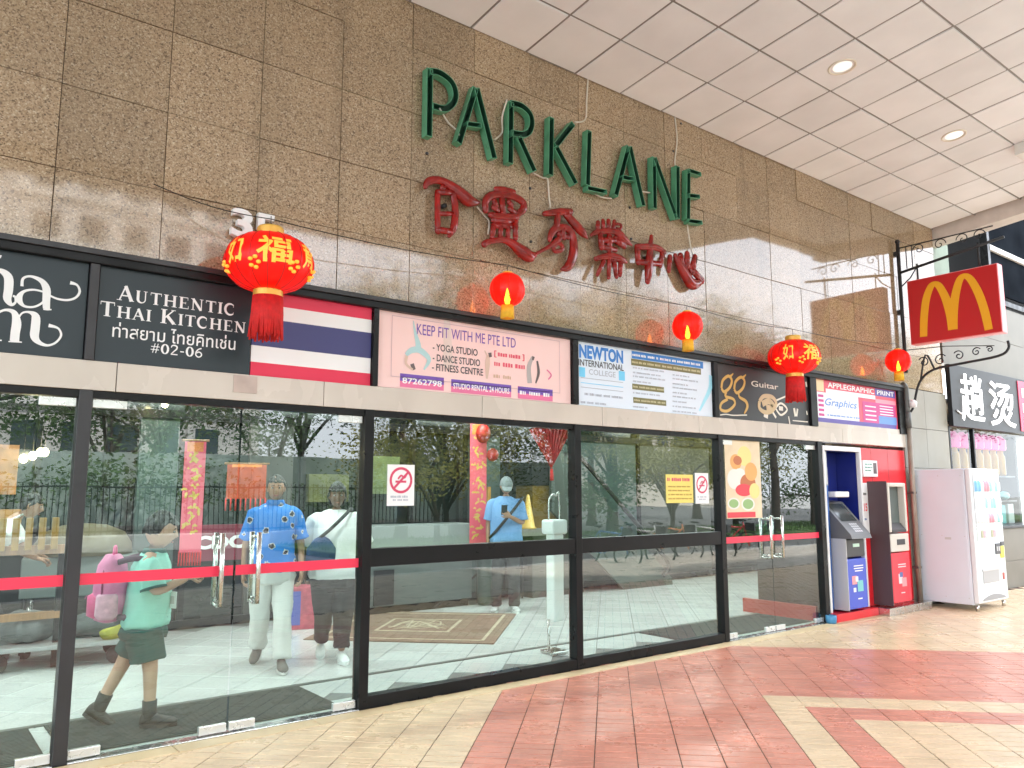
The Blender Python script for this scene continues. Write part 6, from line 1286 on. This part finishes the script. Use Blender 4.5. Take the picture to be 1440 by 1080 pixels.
# --- woman in the white shirt
wm = thing("person", "woman in white T-shirt and black trousers walking beside the man", "person", (3.36, 1.66, .0), facing(-.38, -1))
J = dict(pelvis=V3(0, 0, .83), waist=V3(0, 0, .98), chest=V3(0, 0, 1.18), neck=V3(0, .0, 1.35), chin=V3(0, .025, 1.40), head=V3(0, .03, 1.49),
         shL=V3(-.185, 0, 1.29), elL=V3(-.27, -.03, 1.03), wrL=V3(-.25, .06, .80), shR=V3(.185, 0, 1.29), elR=V3(.26, -.04, 1.02), wrR=V3(.27, -.02, .80),
         hipL=V3(-.09, 0, .79), knL=V3(-.08, .06, .44), anL=V3(-.07, .12, .085), hipR=V3(.09, 0, .79), knR=V3(.09, -.03, .44), anR=V3(.09, -.20, .115))
T, R = body(wm, J, SKIN_D, (0, 1), .98, 1.25, tilt=-.05, hands=(((0, .2, -1), (1, 0, 0), .6), ((0, .1, -1), (-1, 0, 0), .6)), hsc=.92); hair_cap(wm, T, HAIRB, .98, .40, -.75, 1.14, seed=5)
WSH = cloth("white_tee", (.76, .77, .76), .04); m = MB(); torso(m, [(0, .01, .74, .235, .20), (0, .01, .85, .24, .205), (0, .01, 1.0, .225, .19), (0, .01, 1.14, .225, .175), (0, .0, 1.25, .222, .14), (0, 0, 1.31, .185, .105), (0, 0, 1.335, .13, .09), (0, .005, 1.36, .08, .075)])
for sd, s_ in (('L', 1), ('R', -1)): limb(m, [J['sh' + sd] + V3(s_ * .06, 0, 0), J['sh' + sd] + V3(s_ * .005, 0, -.025), J['sh' + sd].lerp(J['el' + sd], .45), J['sh' + sd].lerp(J['el' + sd], .95)], [.05, .074, .084, .088])
fold(m.build("tee_shirt", WSH, wm), 0.012); BT = cloth("black_trousers", (.016, .017, .02)); m = MB(); torso(m, [(0, 0, .66, .20, .165), (0, 0, .76, .215, .18), (0, 0, .86, .205, .17)]); limb(m, [V3(-.10, 0, .74), J['knL'], J['anL'] + V3(0, 0, .04)], [.125, .092, .062]); limb(m, [V3(.10, 0, .74), J['knR'], J['anR'] + V3(0, 0, .04)], [.125, .092, .062]); fold(m.build("trousers", BT, wm), 0.013)
WSN = M("sneaker_white", (.74, .76, .75), .5); shoe(wm, J['anL'], (-.12, 1), WSN, WSN, .25); shoe(wm, J['anR'] + V3(0, 0, .0), (.1, 1), WSN, WSN, .25, pitch=-.2)
sb = thing("shoulder_bag", "navy shoulder bag hanging across the front of the woman in white", "bag", wm.matrix_basis @ V3(.14, .17, .98), wm.rotation_euler.z); NAVB = cloth("bag_navy", (.025, .055, .15)); m = MB()
m.loft([((0, .02, z), (rx, 0, 0), (0, ry, 0)) for z, rx, ry in ((-.12, .10, .03), (-.10, .14, .05), (.04, .13, .055), (.12, .07, .04), (.15, .02, .015))], 16); m.build("bag_body", NAVB, sb); MB().tube(smooth_pts([(.06, .02, .10), (-.06, .05, .20), (-.20, .0, .33), (-.26, -.10, .385), (-.28, -.2, .36), (-.24, -.36, .2)], 4), .016, 8, flat=(1, .5)).build("strap", M("strap_black", (.02, .02, .022), .6), sb)
# --- person with a phone
ph = thing("person", "person in pale blue T-shirt and grey cap looking down at a phone", "person", (6.42, 3.02, .0), facing(-.55, -.83))
J = dict(pelvis=V3(0, 0, .90), waist=V3(0, 0, 1.04), chest=V3(0, 0, 1.28), neck=V3(0, .02, 1.46), chin=V3(0, .055, 1.51), head=V3(0, .075, 1.60),
         shL=V3(-.175, 0, 1.40), elL=V3(-.22, .04, 1.12), wrL=V3(-.02, .27, 1.22), shR=V3(.175, 0, 1.40), elR=V3(.23, -.02, 1.12), wrR=V3(.235, .03, .87),
         hipL=V3(-.09, 0, .86), knL=V3(-.10, .03, .47), anL=V3(-.11, .0, .08), hipR=V3(.09, 0, .86), knR=V3(.11, .02, .47), anR=V3(.13, .0, .08))
T, R = body(ph, J, SKIN_T, (0, 1), 1.0, 1.0, tilt=-.55, hands=(((.55, .55, .5), (.3, -.8, .3), 1.0), ((0, .1, -1), (-1, 0, 0), .6))); hair_cap(ph, T, M("cap_grey", (.22, .25, .26), .8), 1.03, .28, .0, 1.10, "cap", 6)
m = MB(); m.loft([(T @ V3(0, .075, .040), T.to_3x3() @ V3(.070, 0, 0), T.to_3x3() @ V3(0, 0, .012)), (T @ V3(0, .145, .030), T.to_3x3() @ V3(.060, 0, 0), T.to_3x3() @ V3(0, 0, .007)), (T @ V3(0, .17, .024), T.to_3x3() @ V3(.035, 0, 0), T.to_3x3() @ V3(0, 0, .005))], 14); m.build("cap_peak", M("cap_grey", (.22, .25, .26), .8), ph)
PB = cloth("pale_blue_tee", (.18, .36, .66)); m = MB(); torso(m, [(0, 0, .86, .20, .15), (0, 0, 1.0, .205, .155), (0, 0, 1.2, .205, .145), (0, 0, 1.36, .205, .12), (0, .0, 1.42, .17, .098), (0, 0, 1.445, .12, .085), (0, .01, 1.465, .07, .068)])
for sd, s_ in (('L', 1), ('R', -1)): limb(m, [J['sh' + sd] + V3(s_ * .06, 0, 0), J['sh' + sd] + V3(s_ * .005, 0, -.025), J['sh' + sd].lerp(J['el' + sd], .45), J['sh' + sd].lerp(J['el' + sd], .85)], [.045, .064, .070, .074])
fold(m.build("tee_shirt", PB, ph), 0.012); DT = cloth("dark_trousers", (.028, .030, .032)); m = MB(); torso(m, [(0, 0, .78, .17, .13), (0, 0, .88, .182, .14), (0, 0, .95, .175, .135)]); limb(m, [V3(-.09, 0, .84), J['knL'], J['anL'] + V3(0, 0, .0)], [.10, .08, .070]); limb(m, [V3(.09, 0, .84), J['knR'], J['anR'] + V3(0, 0, .0)], [.10, .08, .070]); fold(m.build("trousers", DT, ph), 0.013)
for k, f in (('anL', (-.15, 1)), ('anR', (.25, 1))): shoe(ph, J[k], f, M("sneaker_grey", (.50, .52, .52), .6, var=.4, vscale=20), WSN)
m = MB(); P = []
for k in range(25):
    a = 2 * math.pi * k / 24; P.append((.235 * math.cos(a) * .92, .17 * math.sin(a), 1.19 - .26 * math.cos(a)))
m.tube(P, .019, 8, flat=(1, .6)); m.build("cross_strap", M("strap_black", (.02, .02, .022), .6), ph)
pn = thing("phone", "dark phone held by the person in the grey cap", "phone", ph.matrix_basis @ V3(.045, .345, 1.30), ph.rotation_euler.z); o = MB().box(-.038, .038, -.004, .004, -.075, .075, bev=.003).build("phone_case", BLACK, pn); o.rotation_euler = (rad(-35), 0, 0)
# --- person pushing the trolley
pu = thing("person", "person in white top and black trousers bending over the trolley", "person", (.72, 3.35, .0), facing(1, -.25))
J = dict(pelvis=V3(0, -.06, .84), waist=V3(0, .02, .98), chest=V3(0, .16, 1.16), neck=V3(0, .26, 1.30), chin=V3(0, .31, 1.33), head=V3(0, .37, 1.40),
         shL=V3(-.17, .18, 1.24), elL=V3(-.22, .30, 1.02), wrL=V3(-.17, .48, .93), shR=V3(.17, .18, 1.24), elR=V3(.22, .30, 1.02), wrR=V3(.17, .48, .93),
         hipL=V3(-.09, -.06, .80), knL=V3(-.10, .12, .45), anL=V3(-.10, .16, .08), hipR=V3(.09, -.06, .80), knR=V3(.10, -.12, .45), anR=V3(.10, -.34, .13))
T, R = body(pu, J, SKIN_T, (0, 1), .98, 1.0, tilt=-.3, hands=(((.1, .8, -.2), (0, 0, -1), 1.1), ((-.1, .8, -.2), (0, 0, -1), 1.1))); hair_cap(pu, T, HAIRB, .98, .4, -.4, 1.06, seed=7)
m = MB(); m.loft([((0, -.05, .80), (.19, 0, 0), (0, .15, 0)), ((0, .0, .95), (.195, 0, 0), (0, .14, .03)), ((0, .12, 1.12), (.20, 0, 0), (0, .12, .06)), ((0, .20, 1.23), (.18, 0, 0), (0, .09, .06)), ((0, .26, 1.30), (.07, 0, 0), (0, .06, .04))], 20)
for sd, s_ in (('L', 1), ('R', -1)): limb(m, [J['sh' + sd] + V3(s_ * .04, 0, 0), J['sh' + sd].lerp(J['el' + sd], .4), J['sh' + sd].lerp(J['el' + sd], .8)], [.08, .08, .08])
fold(m.build("top", WSH, pu), 0.012); m = MB(); torso(m, [(0, -.06, .72, .16, .13), (0, -.06, .82, .175, .14), (0, -.04, .90, .17, .13)]); limb(m, [V3(-.09, -.06, .78), J['knL'], J['anL']], [.10, .075, .062]); limb(m, [V3(.09, -.06, .78), J['knR'], J['anR']], [.10, .075, .062]); fold(m.build("trousers", BT, pu), 0.013)
shoe(pu, J['anL'], (0, 1), WSN, WSN); shoe(pu, J['anR'], (0, 1), WSN, WSN, pitch=-.4)
# ---------------------------------------------------------------- the street the polished stone and glass mirror
HO = M("hoarding_pale", (.46, .56, .52), .55, var=.12, vscale=1.5); rg = random.Random(12)
hw = thing("hoarding", "pale green hoarding along the far side of the road", "hoarding", (0, -21, 0))
for k in range(20):
    x = -24 + k * 2.4; kid(MB().box(x + .01, x + 2.39, -21.05, -21, .5, 2.75).build("hoarding_panel", HO), hw)
kid(MB().box(-24, 24, -21.2, -20.95, -.13, .498, bev=.02).build("kerb_wall", CONC), hw)
fe = thing("iron_fence", "black iron fence of upright bars along the far kerb", "fence", (6, -19, 0)); m = MB()
for k in range(120): x = -2 + k * .15; m.box(x, x + .022, -19.011, -18.989, .35, 1.75)
kid(stuff(m.build("bar_field", IRON)), fe)
for z in (.42, 1.62): kid(MB().box(-2, 16, -19.03, -18.97, z, z + .05).build("rail", IRON), fe)
kid(MB().box(-2, 16, -19.2, -18.8, -.13, .34, bev=.02).build("plinth", M("plinth_white", (.55, .57, .55), .7, var=.1)), fe)
BARK = M("tree_bark", (.085, .062, .045), .95, var=.35, vscale=5, bump=.8, bscale=22); LEAVES = [M("leaf_green", (.055, .115, .028), .55, var=.55, vscale=1.6, transl=.3), M("leaf_olive", (.13, .145, .03), .55, var=.5, vscale=1.6, transl=.3), M("leaf_deep", (.035, .075, .026), .55, var=.5, vscale=1.6, transl=.3)]
def tree_meshes(seed, H, cr, r0, n, mt, lo=0.0):
    n = int(n * 1.7)
    g = random.Random(seed); tk = MB(); top = H * .52; tk.tube(smooth_pts([(0, 0, -.1), (g.uniform(-.1, .1), g.uniform(-.1, .1), H * .2), (g.uniform(-.3, .3), g.uniform(-.3, .3), H * .4), (g.uniform(-.3, .3), g.uniform(-.3, .3), top)], 4), [r0 * (1.5 if i == 0 else 1.15 if i < 2 else 1 - .045 * i) for i in range(13)], 12)
    cl = []
    for k in range(9):
        a = 2.4 * k + g.uniform(-.3, .3); L = cr * g.uniform(.55, .95); z0 = H * g.uniform(.34 - lo * .5, .52 - lo * .5); e = Vector((math.cos(a) * L, math.sin(a) * L, H * g.uniform(.58 - lo, .92))); mid = Vector((e.x * .45, e.y * .45, z0 + (e.z - z0) * .6)); tk.tube(smooth_pts([(0, 0, z0), tuple(mid), tuple(e)], 4), [r0 * .45 * (1 - i / 9) + .012 for i in range(9)], 7); cl.append(e); cl.append(mid.lerp(e, .6))
        for q in range(2): e2 = e + Vector((g.uniform(-1, 1), g.uniform(-1, 1), g.uniform(-.5, .8))) * cr * .35; tk.tube([mid.lerp(e, .7), e2], [r0 * .12, .008], 5); cl.append(e2)
    lf = MB()
    for k in range(n):
        c = g.choice(cl) + Vector((g.gauss(0, 1), g.gauss(0, 1), g.gauss(0, .75))) * cr * .20; s = g.uniform(.055, .12) * cr / 3; d = Vector((g.uniform(-1, 1), g.uniform(-1, 1), g.uniform(-.7, .4))).normalized(); u = d.orthogonal().normalized() * .45; lf.add([c - d * s, c + u * s, c + d * s, c - u * s], [(0, 1, 2, 3)])
    return tk.data("trunk", BARK), lf.data("crown", mt)
TM = [tree_meshes(1, 11, 4.0, .24, 5200, LEAVES[0]), tree_meshes(2, 9, 3.6, .20, 4600, LEAVES[1]), tree_meshes(3, 13, 4.6, .28, 5200, LEAVES[2])]
for k, (x, y, v, s) in enumerate(((27.3, -12.9, 0, .80), (33.5, -15.0, 2, .72), (23.0, -17.5, 2, .76), (17.5, -14.5, 1, .95), (13.0, -17, 1, 1.0), (-3.5, -24, 2, .95), (2.0, -25.5, 0, .8), (7.5, -24, 1, .82), (13.5, -26, 2, .66), (20, -25.5, 0, .85), (28, -24, 2, .8), (40, -16, 1, .98), (40, -27, 2, .95), (-10, -25, 0, .9), (50, -17, 0, .9))):
    lab = ["broad green street tree across the road, mirrored in the glass", "olive yellow leaved street tree across the road, mirrored in the glass", "tall deep green street tree across the road, mirrored in the glass"][v]
    t = thing("street_tree", lab, "tree", (x, y, -.13), 1.7 * k, "trees across the road"); t.scale = (s, s, s); link("trunk", TM[v][0], t); link("crown", TM[v][1], t)
LOWT = [tree_meshes(7, 5.6, 2.3, .11, 3600, M("leaf_yellow", (.30, .29, .05), .55, var=.6, vscale=1.8, transl=.3), .36), tree_meshes(9, 6.2, 2.5, .12, 3600, M("leaf_fresh", (.10, .19, .045), .55, var=.6, vscale=1.8, transl=.3), .36)]
for k, (x, y, v, s) in enumerate(((-4.0, -22.6, 0, .95), (1.6, -22.6, 1, 1.0), (5.6, -22.4, 1, 1.1), (10.8, -22.6, 1, 1.0), (13.2, -15.2, 0, .9), (16.4, -19.5, 0, 1.1), (20.0, -17.0, 1, 1.0), (22.5, -14.0, 0, .9), (25.5, -20, 0, 1.2), (31, -17.5, 0, 1.1), (35, -15, 1, 1.1))):
    lab = ["low yellow green tree with spreading branches by the far kerb, mirrored in the glass", "low bushy green tree by the far kerb, mirrored in the glass"][v]
    t = thing("small_tree", lab, "tree", (x, y, -.13), 1.3 * k, "low trees by the far kerb"); t.scale = (s, s, s); link("trunk", LOWT[v][0], t); link("crown", LOWT[v][1], t)
# buildings across the road
def block(label, x0, x1, y, d, h, mt, wmt, fx, fz, base=4.0):
    t = thing("tower_block", label, "building", ((x0 + x1) / 2, y, 0)); kid(MB().box(x0, x1, y - d, y, -.2, h).build("wall", mt), t); kid(MB().box(x0 - .3, x1 + .3, y - d - .3, y + .3, h, h + .6).build("roof", CONC), t)
    z = base; wme = {}
    while z + 1.9 < h:
        kid(MB().box(x0 - .05, x1 + .05, y + .002, y + .25, z - .62, z - .42).build("floor_band", OFFWH), t); x = x0 + .8
        while x + fx * .6 < x1 - .4:
            o = kid(MB().box(x, x + fx * .6, y - .1, y + .03, z, z + 1.6).build("window", wmt), t); x += fx
        z += fz
    return t
WIN = M("far_window", (.05, .07, .085), .12); block("pale apartment block with rows of dark windows across the road", 4.5, 19.5, -47, 12, 23, M("render_pale", (.66, .64, .60), .8, var=.08, vscale=.5), WIN, 2.5, 3.1); block("cream apartment block to the far right across the road", 70, 92, -60, 14, 10, M("render_cream", (.58, .53, .45), .8, var=.08, vscale=.5), WIN, 3.0, 3.2); block("grey office block to the far left across the road", -38, -14, -50, 14, 26, M("render_grey", (.42, .43, .43), .8, var=.08, vscale=.5), WIN, 2.8, 3.3)
# bicycles at the kerb
TYRE = RUBBER
def bicycle(col):
    t = thing("bicycle", "", "bicycle", (0, 0, 0), 0, "bicycles parked by the kerb"); fm = M("frame_%s" % col[0], col[1], .3)
    for x in (-.52, .52):
        m = MB(); m.tube([(x + .33 * math.cos(2 * math.pi * k / 24), 0, .34 + .33 * math.sin(2 * math.pi * k / 24)) for k in range(25)], .022, 6); w = m.build("wheel", TYRE, t); m = MB()
        for k in range(10): a = math.pi * k / 5; m.tube([(x, 0, .34), (x + .32 * math.cos(a), 0, .34 + .32 * math.sin(a))], .0035, 4)
        m.build("spoke", STEEL, w)
    m = MB(); bb, hd_, st, ra, fa_ = (-.06, 0, .30), (.36, 0, .82), (-.20, 0, .80), (-.52, 0, .34), (.52, 0, .34)
    for a, b in ((bb, hd_), (bb, st), (st, (.33, 0, .78)), (ra, st), (ra, bb), (fa_, (.35, 0, .92))): m.tube([a, b], .018, 8)
    m.build("frame", fm, t); MB().tube([(.30, -.28, .98), (.36, -.12, .95), (.36, .12, .95), (.30, .28, .98)], .014, 8).build("handlebar", BLACK, t); MB().ell((-.23, 0, .90), .13, .07, .035, 12, 6).build("saddle", BLACK, t); MB().tube([(-.20, 0, .80), (-.22, 0, .9)], .014, 6).build("seat_post", STEEL, t); MB().tube([(-.06, -.12, .16), (-.06, -.1, .3), (-.06, .1, .3), (-.06, .12, .44)], .012, 6).build("pedal_crank", STEEL, t)
    m = MB(); m.box(.42, .66, -.14, .14, .72, .92, bev=.01); m.build("basket", DARKMET, t); return t
cols = (("blue", (.08, .22, .5)), ("silver", (.6, .6, .6)), ("orange", (.7, .22, .04)), ("white", (.7, .7, .7)), ("red", (.6, .04, .05)), ("green", (.06, .3, .12)))
for k, c in enumerate(cols): b = bicycle(c); b['label'] = "%s framed bicycle parked at the kerb, mirrored in the glass" % c[0]; b.location = (12.6 + k * 1.1, -7.4 - .1 * (k % 3), -.13); b.rotation_euler = (0, rad(3), rad(72 - 9 * (k % 3)))
# ---------------------------------------------------------------- closing: nothing left unlinked
bpy.context.view_layer.update()
